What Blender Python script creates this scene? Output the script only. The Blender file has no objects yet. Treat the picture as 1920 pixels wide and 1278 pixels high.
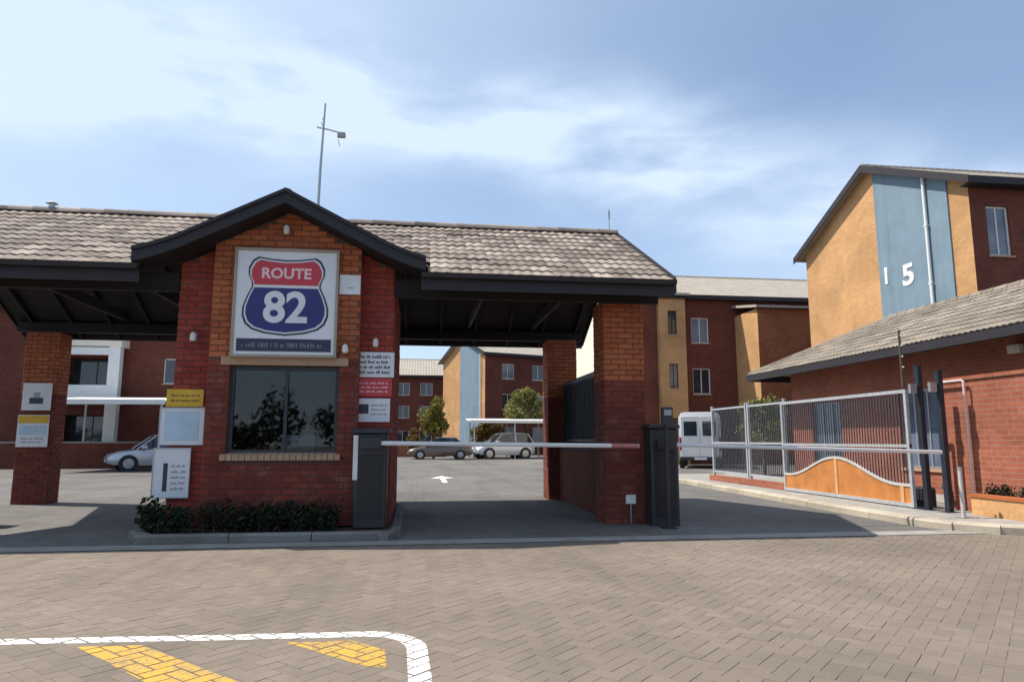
import bpy, math, random
from math import radians, sin, cos, pi, sqrt, atan2
from mathutils import Vector, Matrix
random.seed(7)
S = bpy.context.scene
COL = S.collection

# ------------------------------------------------------------------ camera
cam = bpy.data.cameras.new('camera')
cam.sensor_width = 36.0
cam.lens = 24.38
cam.clip_start = 0.05
cam.clip_end = 1500
camo = bpy.data.objects.new('camera', cam)
COL.objects.link(camo)
camo.location = (0, 0, 1.25)
camo.rotation_euler = (radians(90 + 8.1), 0, radians(-7.55))
S.camera = camo
S.render.resolution_x = 1024
S.render.resolution_y = 681

# ------------------------------------------------------------------ sun and sky
SUN = Vector((-0.53, 0.21, 0.83)).normalized()
SUN_EL = math.asin(SUN.z)
SUN_AZ = atan2(SUN.x, SUN.y)
sl = bpy.data.lights.new('sun', 'SUN')
sl.energy = 5.0
sl.angle = radians(0.55)
sl.color = (1.0, 0.93, 0.83)
so = bpy.data.objects.new('sun', sl)
COL.objects.link(so)
so.rotation_euler = SUN.to_track_quat('Z', 'Y').to_euler()
so.location = (-20, 8, 40)

W = bpy.data.worlds.new('World')
S.world = W
W.use_nodes = True
wn, wl = W.node_tree.nodes, W.node_tree.links
wn.clear()
wo = wn.new('ShaderNodeOutputWorld')
bg = wn.new('ShaderNodeBackground')
sky = wn.new('ShaderNodeTexSky')
sky.sky_type = 'NISHITA'
sky.sun_disc = False
sky.sun_elevation = SUN_EL
sky.sun_rotation = SUN_AZ
sky.altitude = 1200
sky.air_density = 1.0
sky.dust_density = 0.6
sky.ozone_density = 3.0
bg.inputs[1].default_value = 0.12


def wmath(op, a, b=None, c=None):
    n = wn.new('ShaderNodeMath')
    n.operation = op
    for i, v in enumerate((a, b, c)):
        if v is None:
            continue
        if isinstance(v, (int, float)):
            n.inputs[i].default_value = v
        else:
            wl.new(v, n.inputs[i])
    return n.outputs[0]


tc = wn.new('ShaderNodeTexCoord')


def wnoise(scale, stretch, detail, rough, dist, loc=(0, 0, 0)):
    m = wn.new('ShaderNodeMapping')
    m.inputs['Location'].default_value = loc
    m.inputs['Rotation'].default_value = (0, radians(-13), radians(12))
    m.inputs['Scale'].default_value = stretch
    wl.new(tc.outputs['Generated'], m.inputs[0])
    n = wn.new('ShaderNodeTexNoise')
    n.inputs['Scale'].default_value = scale
    n.inputs['Detail'].default_value = detail
    n.inputs['Roughness'].default_value = rough
    n.inputs['Distortion'].default_value = dist
    wl.new(m.outputs[0], n.inputs['Vector'])
    return n.outputs[0]


def wramp(v, a, b):
    n = wn.new('ShaderNodeMapRange')
    n.interpolation_type = 'SMOOTHSTEP'
    n.inputs['From Min'].default_value = a
    n.inputs['From Max'].default_value = b
    wl.new(v, n.inputs['Value'])
    return n.outputs[0]


def wdot(vec):
    n = wn.new('ShaderNodeVectorMath')
    n.operation = 'DOT_PRODUCT'
    n.inputs[1].default_value = vec
    wl.new(tc.outputs['Generated'], n.inputs[0])
    return n.outputs['Value']


# a long streak of cirrus across the sky plus thin veils
streak = wmath('ADD', wdot((-0.13, 0.42, -0.90)), wmath('MULTIPLY', wmath('SUBTRACT', wnoise(2.0, (1, 1, 1.6), 4, 0.5, 0.0), 0.5), 0.20))
band = wmath('POWER', 2.718, wmath('MULTIPLY', wmath('MULTIPLY', streak, streak), -170.0))
wisps = wramp(wnoise(4.2, (1.0, 1.0, 3.0), 7, 0.55, 0.15, (2.3, 0.4, 1.1)), 0.30, 0.72)
veil = wramp(wnoise(1.7, (1.0, 1.0, 2.6), 6, 0.5, 0.1, (0.6, 3.1, 0.2)), 0.42, 0.82)
sep = wn.new('ShaderNodeSeparateXYZ')
wl.new(tc.outputs['Generated'], sep.inputs[0])
near_sun = wramp(wdot(tuple(SUN)), 0.25, 1.0)
low = wramp(sep.outputs['Z'], 0.42, 0.0)
cl = wmath('ADD', wmath('MULTIPLY', band, wmath('MULTIPLY_ADD', wisps, 0.70, 0.18)), wmath('MULTIPLY_ADD', veil, 0.10, 0.27))
cl = wmath('ADD', cl, wmath('MULTIPLY', near_sun, 0.48))
cl = wmath('ADD', cl, wmath('MULTIPLY', low, 0.42))
cl = wmath('MINIMUM', cl, 0.93)
mx = wn.new('ShaderNodeMix')
mx.data_type = 'RGBA'
wl.new(cl, mx.inputs['Factor'])
hs = wn.new('ShaderNodeHueSaturation')
hs.inputs['Saturation'].default_value = 1.18
wl.new(sky.outputs[0], hs.inputs['Color'])
wl.new(hs.outputs[0], mx.inputs['A'])
mx.inputs['B'].default_value = (5.45, 6.5, 7.9, 1)
wl.new(mx.outputs['Result'], bg.inputs[0])
wl.new(bg.outputs[0], wo.inputs[0])

S.view_settings.view_transform = 'Standard'
S.view_settings.look = 'None'
S.view_settings.gamma = 1.0
S.view_settings.use_curve_mapping = False
S.view_settings.exposure = 0.27
S.cycles.use_denoising = True
S.cycles.max_bounces = 8


# ------------------------------------------------------------------ helpers
class MB:
    """collects faces and links them as one mesh"""
    def __init__(self):
        self.v, self.f = [], []

    def poly(self, pts):
        n = len(self.v)
        self.v += [tuple(p) for p in pts]
        self.f.append(tuple(range(n, n + len(pts))))
        return self

    def box(self, x0, x1, y0, y1, z0, z1):
        n = len(self.v)
        self.v += [(x0, y0, z0), (x1, y0, z0), (x1, y1, z0), (x0, y1, z0), (x0, y0, z1), (x1, y0, z1), (x1, y1, z1), (x0, y1, z1)]
        for q in ((0, 3, 2, 1), (4, 5, 6, 7), (0, 1, 5, 4), (1, 2, 6, 5), (2, 3, 7, 6), (3, 0, 4, 7)):
            self.f.append(tuple(n + i for i in q))
        return self

    def obox(self, o, ax, ay, az):
        o, ax, ay, az = Vector(o), Vector(ax), Vector(ay), Vector(az)
        n = len(self.v)
        for p in (o, o + ax, o + ax + ay, o + ay, o + az, o + ax + az, o + ax + ay + az, o + ay + az):
            self.v.append(tuple(p))
        for q in ((0, 3, 2, 1), (4, 5, 6, 7), (0, 1, 5, 4), (1, 2, 6, 5), (2, 3, 7, 6), (3, 0, 4, 7)):
            self.f.append(tuple(n + i for i in q))
        return self

    def cbox(self, x0, x1, y0, y1, z0, z1, c):
        """box with chamfered edges on all sides of its footprint and its top"""
        pts = [(x0 + c, y0), (x1 - c, y0), (x1, y0 + c), (x1, y1 - c), (x1 - c, y1), (x0 + c, y1), (x0, y1 - c), (x0, y0 + c)]
        cx, cy = (x0 + x1) / 2, (y0 + y1) / 2
        kx, ky = 1 - 2 * c / (x1 - x0), 1 - 2 * c / (y1 - y0)
        r = [[(p[0], p[1], z) for p in pts] for z in (z0, z1 - c)]
        r.append([(cx + (p[0] - cx) * kx, cy + (p[1] - cy) * ky, z1) for p in pts])
        return self.loft(r, True, True)

    def loft(self, rings, cap0=False, cap1=False, closed=True):
        n = len(self.v)
        m = len(rings[0])
        for r in rings:
            self.v += [tuple(p) for p in r]
        for i in range(len(rings) - 1):
            for j in range(m if closed else m - 1):
                k = (j + 1) % m
                self.f.append((n + i * m + j, n + i * m + k, n + (i + 1) * m + k, n + (i + 1) * m + j))
        if cap0:
            self.f.append(tuple(n + j for j in reversed(range(m))))
        if cap1:
            self.f.append(tuple(n + (len(rings) - 1) * m + j for j in range(m)))
        return self

    def tube(self, pts, r, k=8, caps=True):
        pts = [Vector(p) for p in pts]
        rs = r if isinstance(r, (list, tuple)) else [r] * len(pts)
        rings = []
        for i, p in enumerate(pts):
            d = (pts[min(i + 1, len(pts) - 1)] - pts[max(i - 1, 0)]).normalized()
            a = d.cross(Vector((0, 0, 1)) if abs(d.z) < 0.9 else Vector((1, 0, 0))).normalized()
            b = a.cross(d).normalized()
            rings.append([p + (a * cos(2 * pi * j / k) + b * sin(2 * pi * j / k)) * rs[i] for j in range(k)])
        return self.loft(rings, caps, caps)

    def prism(self, pts, d):
        """closed polygon extruded along vector d"""
        d = Vector(d)
        a = [Vector(p) for p in pts]
        return self.loft([a, [p + d for p in a]], True, True)

    def build(self, name, mat, parent=None, smooth=False, kind=None):
        me = bpy.data.meshes.new(name)
        me.from_pydata(self.v, [], self.f)
        me.update()
        if smooth:
            me.polygons.foreach_set('use_smooth', [True] * len(me.polygons))
            me.set_sharp_from_angle(angle=radians(38))
        if mat:
            me.materials.append(mat)
        o = bpy.data.objects.new(name, me)
        COL.objects.link(o)
        if parent:
            o.parent = parent
        if kind:
            o['kind'] = kind
        return o


def fix_normals(o):
    import bmesh
    bm = bmesh.new()
    bm.from_mesh(o.data)
    bmesh.ops.recalc_face_normals(bm, faces=bm.faces)
    bm.to_mesh(o.data)
    bm.free()
    return o


def inst(src, name, parent, loc, rot=None, mat4=None):
    o = bpy.data.objects.new(name, src.data if hasattr(src, 'data') else src)
    COL.objects.link(o)
    o.parent = parent
    if mat4 is not None:
        o.matrix_local = mat4
    else:
        o.location = loc
        if rot:
            o.rotation_euler = rot
    return o


def tag(o, label=None, cat=None, group=None, kind=None):
    if label:
        o['label'] = label
    if cat:
        o['category'] = cat
    if group:
        o['group'] = group
    if kind:
        o['kind'] = kind
    return o


def empty(name, loc=(0, 0, 0), rz=0.0, label=None, cat=None, group=None):
    o = bpy.data.objects.new(name, None)
    o.empty_display_size = 0.2
    COL.objects.link(o)
    o.location = loc
    o.rotation_euler = (0, 0, rz)
    return tag(o, label, cat, group)


def text_mesh(s, size, depth, bold=0.0):
    c = bpy.data.curves.new('lettering', 'FONT')
    c.body = s
    c.size = size
    c.extrude = depth
    c.offset = bold
    c.align_x = 'CENTER'
    c.align_y = 'CENTER'
    c.resolution_u = 4
    o = bpy.data.objects.new('lettering', c)
    COL.objects.link(o)
    dg = bpy.context.evaluated_depsgraph_get()
    me = bpy.data.meshes.new_from_object(o.evaluated_get(dg))
    bpy.data.objects.remove(o)
    bpy.data.curves.remove(c)
    return me


def put_text(name, s, size, origin, u, v, parent, mat, depth=0.004, bold=0.0, sx=1.0):
    """lettering centred at origin, reading along u with its top towards v"""
    me = text_mesh(s, size, depth, bold)
    u, v = Vector(u).normalized(), Vector(v).normalized()
    n = u.cross(v)
    o = Vector(origin)
    xs = [q.co.x for q in me.vertices]
    ys = [q.co.y for q in me.vertices]
    mx_, my_ = (min(xs) + max(xs)) / 2, (min(ys) + max(ys)) / 2
    for q in me.vertices:
        p = q.co.copy()
        q.co = o + u * (p.x - mx_) * sx + v * (p.y - my_) + n * p.z
    me.materials.clear()
    me.materials.append(mat)
    ob = bpy.data.objects.new(name, me)
    COL.objects.link(ob)
    ob.parent = parent
    return ob


# ------------------------------------------------------------------ materials
def new_mat(name):
    m = bpy.data.materials.new(name)
    m.use_nodes = True
    n = m.node_tree.nodes
    return m, n, m.node_tree.links, n['Principled BSDF']


def mnode(n, l, op, a, b=None, c=None):
    q = n.new('ShaderNodeMath')
    q.operation = op
    for i, v in enumerate((a, b, c)):
        if v is None:
            continue
        if isinstance(v, (int, float)):
            q.inputs[i].default_value = v
        else:
            l.new(v, q.inputs[i])
    return q.outputs[0]


def noise(n, l, vec, scale, detail=4, rough=0.55, dist=0.0):
    q = n.new('ShaderNodeTexNoise')
    q.inputs['Scale'].default_value = scale
    q.inputs['Detail'].default_value = detail
    q.inputs['Roughness'].default_value = rough
    q.inputs['Distortion'].default_value = dist
    if vec is not None:
        l.new(vec, q.inputs['Vector'])
    return q.outputs[0]


def maprange(n, l, v, a, b, c=0.0, d=1.0, smooth=False):
    q = n.new('ShaderNodeMapRange')
    if smooth:
        q.interpolation_type = 'SMOOTHSTEP'
    for k, x in zip(('From Min', 'From Max', 'To Min', 'To Max'), (a, b, c, d)):
        q.inputs[k].default_value = x
    l.new(v, q.inputs['Value'])
    return q.outputs[0]


def mixc(n, l, f, a, b, blend='MIX'):
    q = n.new('ShaderNodeMix')
    q.data_type = 'RGBA'
    q.blend_type = blend
    for key, v in (('Factor', f), ('A', a), ('B', b)):
        if isinstance(v, (int, float)):
            q.inputs[key].default_value = v
        elif isinstance(v, (tuple, list)):
            q.inputs[key].default_value = (*v[:3], 1)
        else:
            l.new(v, q.inputs[key])
    return q.outputs['Result']


def ramp(n, l, v, stops):
    q = n.new('ShaderNodeValToRGB')
    e = q.color_ramp.elements
    while len(e) < len(stops):
        e.new(0.5)
    for i, (p, c) in enumerate(stops):
        e[i].position = p
        e[i].color = (*c, 1)
    l.new(v, q.inputs[0])
    return q.outputs[0]


def bump(n, l, bs, h, strength=0.3, dist=0.01):
    q = n.new('ShaderNodeBump')
    q.inputs['Strength'].default_value = strength
    q.inputs['Distance'].default_value = dist
    l.new(h, q.inputs['Height'])
    l.new(q.outputs[0], bs.inputs['Normal'])


def rnd_piece(n, l):
    """a random number for each piece, whether it is its own object or an island of a joined mesh"""
    g = n.new('ShaderNodeNewGeometry')
    oi = n.new('ShaderNodeObjectInfo')
    return mnode(n, l, 'FRACT', mnode(n, l, 'ADD', g.outputs['Random Per Island'], oi.outputs['Random']))


def worldpos(n):
    return n.new('ShaderNodeNewGeometry').outputs['Position']


def plain(name, col, rough=0.6, metal=0.0, var=0.12, scale=6.0, bumpy=0.0, spec=0.5, coat=0.0, streaks=0.0):
    m, n, l, b = new_mat(name)
    p = worldpos(n)
    nz = noise(n, l, p, scale, 5, 0.6)
    f = maprange(n, l, nz, 0.3, 0.7)
    c = mixc(n, l, f, tuple(x * (1 - var) for x in col), tuple(min(x * (1 + var), 1) for x in col))
    if streaks:
        mp = n.new('ShaderNodeMapping')
        mp.inputs['Scale'].default_value = (3.2, 3.2, 0.16)
        l.new(p, mp.inputs[0])
        c = mixc(n, l, maprange(n, l, noise(n, l, mp.outputs[0], 1.0, 5, 0.65, 0.1), 0.46, 0.72, 0.0, streaks, True), c, tuple(x * 0.45 for x in col))
    l.new(c, b.inputs['Base Color'])
    b.inputs['Roughness'].default_value = rough
    b.inputs['Metallic'].default_value = metal
    b.inputs['Specular IOR Level'].default_value = spec
    b.inputs['Coat Weight'].default_value = coat
    b.inputs['Coat Roughness'].default_value = 0.08
    if bumpy:
        bump(n, l, b, noise(n, l, p, scale * 9, 4, 0.6), bumpy, 0.01)
    return m


def piece_mat(name, stops, rough=0.85, dirt=0.25, grain=60, big=0.7, big_amt=0.25, bumpy=0.4, tracks=False, bloom=0.0):
    """for bricks, pavers and tiles built piece by piece"""
    m, n, l, b = new_mat(name)
    p = worldpos(n)
    c = ramp(n, l, rnd_piece(n, l), stops)
    g = maprange(n, l, noise(n, l, p, grain, 4, 0.65), 0.3, 0.7, 1 - dirt, 1 + dirt * 0.6)
    gg = n.new('ShaderNodeCombineColor')
    for i in range(3):
        l.new(g, gg.inputs[i])
    c = mixc(n, l, 1.0, c, gg.outputs[0], 'MULTIPLY')
    k = maprange(n, l, noise(n, l, p, big, 5, 0.6, 0.4), 0.36, 0.66, 1 - big_amt, 1 + big_amt * 0.5)
    kk = n.new('ShaderNodeCombineColor')
    for i in range(3):
        l.new(k, kk.inputs[i])
    c = mixc(n, l, 1.0, c, kk.outputs[0], 'MULTIPLY')
    if bloom:
        f = maprange(n, l, noise(n, l, p, 2.6, 6, 0.65, 0.6), 0.52, 0.74, 0.0, bloom, True)
        c = mixc(n, l, f, c, (0.42, 0.30, 0.24))
    if tracks:
        # tyre tracks along the lanes and scattered oil drips
        mp = n.new('ShaderNodeMapping')
        mp.inputs['Scale'].default_value = (1.5, 0.16, 1)
        mp.inputs['Rotation'].default_value = (0, 0, radians(6))
        l.new(p, mp.inputs[0])
        t1 = maprange(n, l, noise(n, l, mp.outputs[0], 1.0, 4, 0.6, 0.3), 0.50, 0.66, 0.0, 0.16, True)
        t2 = maprange(n, l, noise(n, l, p, 2.3, 3, 0.5, 0.2), 0.70, 0.76, 0.0, 0.22, True)
        c = mixc(n, l, mnode(n, l, 'ADD', t1, t2), c, (0.07, 0.06, 0.052))
    l.new(c, b.inputs['Base Color'])
    b.inputs['Roughness'].default_value = rough
    b.inputs['Specular IOR Level'].default_value = 0.3
    bump(n, l, b, noise(n, l, p, grain * 2.5, 3, 0.6), bumpy, 0.004)
    return m


def brick_mat(name, c1, c2, mortar, bw=0.232, bh=0.083, streak_amt=0.25):
    """far brick walls: courses in the object's own metres on whichever way the wall faces"""
    m, n, l, b = new_mat(name)
    t = n.new('ShaderNodeTexCoord')
    sp = n.new('ShaderNodeSeparateXYZ')
    l.new(t.outputs['Object'], sp.inputs[0])
    sn = n.new('ShaderNodeSeparateXYZ')
    l.new(t.outputs['Normal'], sn.inputs[0])
    side = mnode(n, l, 'GREATER_THAN', mnode(n, l, 'ABSOLUTE', sn.outputs['X']), 0.7)
    uu = mnode(n, l, 'ADD', mnode(n, l, 'MULTIPLY', sp.outputs['Y'], side), mnode(n, l, 'MULTIPLY', sp.outputs['X'], mnode(n, l, 'SUBTRACT', 1.0, side)))
    cb = n.new('ShaderNodeCombineXYZ')
    l.new(uu, cb.inputs[0])
    l.new(sp.outputs['Z'], cb.inputs[1])
    bt = n.new('ShaderNodeTexBrick')
    bt.inputs['Scale'].default_value = 1.0
    bt.inputs['Brick Width'].default_value = bw
    bt.inputs['Row Height'].default_value = bh
    bt.inputs['Mortar Size'].default_value = 0.007
    bt.inputs['Mortar Smooth'].default_value = 0.2
    bt.inputs['Bias'].default_value = 0.1
    bt.inputs['Color1'].default_value = (*c1, 1)
    bt.inputs['Color2'].default_value = (*c2, 1)
    bt.inputs['Mortar'].default_value = (*mortar, 1)
    l.new(cb.outputs[0], bt.inputs['Vector'])
    p = worldpos(n)
    big = maprange(n, l, noise(n, l, p, 0.55, 6, 0.62, 0.5), 0.33, 0.68, 1 - streak_amt, 1 + streak_amt * 0.4)
    fine = maprange(n, l, noise(n, l, p, 14, 4, 0.6), 0.3, 0.7, 0.86, 1.1)
    k = mnode(n, l, 'MULTIPLY', big, fine)
    kk = n.new('ShaderNodeCombineColor')
    for i in range(3):
        l.new(k, kk.inputs[i])
    l.new(mixc(n, l, 1.0, bt.outputs['Color'], kk.outputs[0], 'MULTIPLY'), b.inputs['Base Color'])
    b.inputs['Roughness'].default_value = 0.88
    b.inputs['Specular IOR Level'].default_value = 0.25
    bump(n, l, b, mnode(n, l, 'SUBTRACT', 1.0, bt.outputs['Fac']), 0.5, 0.006)
    return m


def tile_roof_mat(name, c1, c2, w=0.3, h=0.32):
    """far tiled roofs: courses along the slope, rolls across, in the object's own metres"""
    m, n, l, b = new_mat(name)
    t = n.new('ShaderNodeTexCoord')
    sp = n.new('ShaderNodeSeparateXYZ')
    l.new(t.outputs['Object'], sp.inputs[0])
    sn = n.new('ShaderNodeSeparateXYZ')
    l.new(t.outputs['Normal'], sn.inputs[0])
    side = mnode(n, l, 'GREATER_THAN', mnode(n, l, 'ABSOLUTE', sn.outputs['X']), 0.2)
    uu = mnode(n, l, 'ADD', mnode(n, l, 'MULTIPLY', sp.outputs['Y'], side), mnode(n, l, 'MULTIPLY', sp.outputs['X'], mnode(n, l, 'SUBTRACT', 1.0, side)))
    vv = mnode(n, l, 'MULTIPLY', sp.outputs['Z'], 2.1)
    roll = mnode(n, l, 'ABSOLUTE', mnode(n, l, 'SINE', mnode(n, l, 'MULTIPLY', uu, pi / w)))
    crs = mnode(n, l, 'FRACT', mnode(n, l, 'DIVIDE', vv, h))
    cb = n.new('ShaderNodeCombineXYZ')
    l.new(mnode(n, l, 'FLOOR', mnode(n, l, 'DIVIDE', uu, w)), cb.inputs[0])
    l.new(mnode(n, l, 'FLOOR', mnode(n, l, 'DIVIDE', vv, h)), cb.inputs[1])
    wn_ = n.new('ShaderNodeTexWhiteNoise')
    l.new(cb.outputs[0], wn_.inputs['Vector'])
    p = worldpos(n)
    f = mnode(n, l, 'ADD', mnode(n, l, 'MULTIPLY', wn_.outputs['Value'], 0.5), mnode(n, l, 'MULTIPLY', noise(n, l, p, 1.2, 5, 0.6), 0.6))
    l.new(mixc(n, l, f, c1, c2), b.inputs['Base Color'])
    b.inputs['Roughness'].default_value = 0.85
    bump(n, l, b, mnode(n, l, 'ADD', roll, mnode(n, l, 'MULTIPLY', crs, -0.6)), 0.8, 0.03)
    return m


def glass_mat(name, tint=(0.02, 0.025, 0.03), rough=0.03):
    m, n, l, b = new_mat(name)
    p = worldpos(n)
    f = maprange(n, l, noise(n, l, p, 0.9, 3, 0.5), 0.35, 0.65)
    l.new(mixc(n, l, f, tint, tuple(x * 2.2 for x in tint)), b.inputs['Base Color'])
    b.inputs['Roughness'].default_value = rough
    b.inputs['Specular IOR Level'].default_value = 0.8
    return m


def clear_glass(name):
    m, n, l, b = new_mat(name)
    b.inputs['Base Color'].default_value = (0.55, 0.62, 0.66, 1)
    b.inputs['Roughness'].default_value = 0.02
    b.inputs['Transmission Weight'].default_value = 1.0
    b.inputs['IOR'].default_value = 1.45
    return m


def leaf_mat(name, c1, c2, c3):
    m, n, l, b = new_mat(name)
    g = n.new('ShaderNodeNewGeometry')
    c = ramp(n, l, g.outputs['Random Per Island'], [(0, c1), (0.5, c2), (1, c3)])
    f = maprange(n, l, noise(n, l, g.outputs['Position'], 1.6, 3, 0.5), 0.35, 0.65, 0.75, 1.2)
    gg = n.new('ShaderNodeCombineColor')
    for i in range(3):
        l.new(f, gg.inputs[i])
    c = mixc(n, l, 1.0, c, gg.outputs[0], 'MULTIPLY')
    l.new(c, b.inputs['Base Color'])
    b.inputs['Roughness'].default_value = 0.6
    b.inputs['Specular IOR Level'].default_value = 0.3
    tr = n.new('ShaderNodeBsdfTranslucent')
    l.new(c, tr.inputs['Color'])
    ms = n.new('ShaderNodeMixShader')
    ms.inputs[0].default_value = 0.3
    l.new(b.outputs[0], ms.inputs[1])
    l.new(tr.outputs[0], ms.inputs[2])
    l.new(ms.outputs[0], n['Material Output'].inputs['Surface'])
    return m


def paint_mat(name, col, wear_col, wear=0.5):
    m, n, l, b = new_mat(name)
    p = worldpos(n)
    a = noise(n, l, p, 34, 6, 0.7)
    k = noise(n, l, p, 2.3, 4, 0.6)
    f = maprange(n, l, mnode(n, l, 'ADD', mnode(n, l, 'MULTIPLY', a, 0.7), mnode(n, l, 'MULTIPLY', k, 0.5)), wear, wear + 0.16)
    l.new(mixc(n, l, f, col, wear_col), b.inputs['Base Color'])
    b.inputs['Roughness'].default_value = 0.7
    return m


M = {}
M['paver'] = piece_mat('paver', [(0.0, (0.204, 0.168, 0.132)), (0.35, (0.216, 0.177, 0.139)), (0.7, (0.226, 0.185, 0.145)), (1.0, (0.240, 0.197, 0.154))], 0.9, 0.16, 70, 0.45, 0.17, 0.3, True)
M['joint_sand'] = plain('joint_sand', (0.185, 0.150, 0.118), 0.95, 0, 0.3, 9)
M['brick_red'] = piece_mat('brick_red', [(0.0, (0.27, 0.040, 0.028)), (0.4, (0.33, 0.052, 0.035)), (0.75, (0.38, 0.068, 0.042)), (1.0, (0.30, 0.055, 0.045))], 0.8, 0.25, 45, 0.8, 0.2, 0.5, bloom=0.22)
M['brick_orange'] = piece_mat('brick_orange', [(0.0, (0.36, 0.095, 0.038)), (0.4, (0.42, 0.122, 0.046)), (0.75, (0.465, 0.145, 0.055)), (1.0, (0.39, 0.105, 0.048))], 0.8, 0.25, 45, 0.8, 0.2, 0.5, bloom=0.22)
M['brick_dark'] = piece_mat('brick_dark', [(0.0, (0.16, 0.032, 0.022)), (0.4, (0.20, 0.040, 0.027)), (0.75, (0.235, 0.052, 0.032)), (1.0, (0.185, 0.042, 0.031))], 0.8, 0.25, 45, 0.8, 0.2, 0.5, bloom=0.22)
M['mortar'] = plain('mortar', (0.105, 0.060, 0.048), 0.95, 0, 0.2, 20)
M['roof_tile'] = piece_mat('roof_tile', [(0.0, (0.165, 0.128, 0.104)), (0.3, (0.245, 0.195, 0.160)), (0.65, (0.325, 0.262, 0.215)), (1.0, (0.43, 0.355, 0.295))], 0.85, 0.22, 30, 0.7, 0.25, 0.4)
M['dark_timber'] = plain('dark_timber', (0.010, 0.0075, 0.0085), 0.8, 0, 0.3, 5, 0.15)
M['fascia'] = plain('fascia', (0.019, 0.015, 0.019), 0.62, 0, 0.2, 4, 0.1)
M['white_paint'] = plain('white_paint', (0.74, 0.74, 0.72), 0.55, 0, 0.06, 5)
M['sign_white'] = plain('sign_white', (0.70, 0.72, 0.74), 0.4, 0, 0.06, 3)
M['sign_ink'] = plain('sign_ink', (0.035, 0.035, 0.05), 0.5)
M['sign_blue'] = plain('sign_blue', (0.014, 0.022, 0.155), 0.35, 0, 0.1, 3)
M['sign_navy'] = plain('sign_navy', (0.022, 0.026, 0.062), 0.4)
M['sign_red'] = plain('sign_red', (0.52, 0.035, 0.05), 0.35, 0, 0.08, 3)
M['faded_red'] = plain('faded_red', (0.42, 0.16, 0.15), 0.5)
M['sign_pink'] = plain('sign_pink', (0.80, 0.55, 0.56), 0.4)
M['sign_yellow'] = plain('sign_yellow', (0.66, 0.40, 0.02), 0.45)
M['sign_pale_blue'] = plain('sign_pale_blue', (0.46, 0.60, 0.70), 0.4, 0, 0.12, 4)
M['faded_grey'] = plain('faded_grey', (0.17, 0.18, 0.21), 0.5)
M['sign_grey'] = plain('sign_grey', (0.33, 0.34, 0.36), 0.5)
M['concrete'] = plain('concrete', (0.30, 0.285, 0.255), 0.9, 0, 0.2, 3, 0.3)
M['kerb'] = piece_mat('kerb', [(0.0, (0.19, 0.18, 0.165)), (0.5, (0.235, 0.222, 0.20)), (1.0, (0.27, 0.255, 0.23))], 0.9, 0.25, 40, 0.9, 0.25, 0.5)
M['cream_kerb'] = piece_mat('cream_kerb', [(0.0, (0.40, 0.35, 0.27)), (1.0, (0.52, 0.46, 0.36))], 0.9, 0.2, 40, 0.9, 0.25, 0.4)
M['charcoal'] = plain('charcoal', (0.028, 0.030, 0.034), 0.45, 0, 0.15, 6)
M['black'] = plain('black', (0.012, 0.012, 0.014), 0.5)
M['steel'] = plain('steel', (0.42, 0.43, 0.44), 0.4, 0.6, 0.12, 8)
M['galv'] = plain('galv', (0.50, 0.52, 0.54), 0.5, 0.35, 0.15, 10)
M['gate_bar'] = plain('gate_bar', (0.075, 0.090, 0.110), 0.5, 0.2, 0.15, 7)
M['dark_steel'] = plain('dark_steel', (0.030, 0.036, 0.050), 0.45, 0.3, 0.2, 7)
M['rust_panel'] = plain('rust_panel', (0.50, 0.19, 0.045), 0.65, 0, 0.22, 3, 0.15)
M['rust_rib'] = plain('rust_rib', (0.62, 0.34, 0.15), 0.65, 0, 0.12, 3)
M['pink_pipe'] = plain('pink_pipe', (0.70, 0.52, 0.47), 0.6, 0, 0.1, 6)
M['gate_pale'] = plain('gate_pale', (0.56, 0.54, 0.52), 0.5, 0.1, 0.1, 6)
M['sill'] = plain('sill', (0.42, 0.27, 0.17), 0.85, 0, 0.15, 12, 0.3)
M['plaster'] = plain('plaster', (0.36, 0.31, 0.25), 0.9, 0, 0.1, 3)
M['interior'] = plain('interior', (0.055, 0.048, 0.045), 0.9)
M['glass'] = clear_glass('glass')
M['dark_glass'] = glass_mat('dark_glass')
M['curtain_glass'] = glass_mat('curtain_glass', (0.10, 0.11, 0.13), 0.08)
M['blue_glass'] = glass_mat('blue_glass', (0.055, 0.075, 0.105), 0.15)
M['blue_plaster'] = plain('blue_plaster', (0.170, 0.245, 0.305), 0.85, 0, 0.10, 1.2, 0.2, streaks=0.35)
M['cream_plaster'] = plain('cream_plaster', (0.76, 0.70, 0.58), 0.88, 0, 0.05, 1.0, 0.1)
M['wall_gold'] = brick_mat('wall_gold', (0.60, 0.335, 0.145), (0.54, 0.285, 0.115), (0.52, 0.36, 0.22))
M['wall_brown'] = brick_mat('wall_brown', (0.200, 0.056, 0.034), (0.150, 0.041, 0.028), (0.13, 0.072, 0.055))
M['wall_tan'] = brick_mat('wall_tan', (0.42, 0.150, 0.060), (0.34, 0.115, 0.048), (0.28, 0.15, 0.09))
M['wall_red'] = brick_mat('wall_red', (0.40, 0.130, 0.075), (0.32, 0.098, 0.058), (0.33, 0.20, 0.145))
M['far_roof'] = tile_roof_mat('far_roof', (0.22, 0.185, 0.150), (0.33, 0.285, 0.225))
M['pale_roof'] = tile_roof_mat('pale_roof', (0.30, 0.265, 0.215), (0.42, 0.37, 0.30))
M['leaf_dark'] = leaf_mat('leaf_dark', (0.012, 0.020, 0.010), (0.020, 0.034, 0.015), (0.034, 0.050, 0.022))
M['leaf_olive'] = leaf_mat('leaf_olive', (0.12, 0.115, 0.022), (0.20, 0.18, 0.035), (0.28, 0.235, 0.055))
M['leaf_green'] = leaf_mat('leaf_green', (0.13, 0.14, 0.034), (0.22, 0.225, 0.06), (0.31, 0.30, 0.095))
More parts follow.
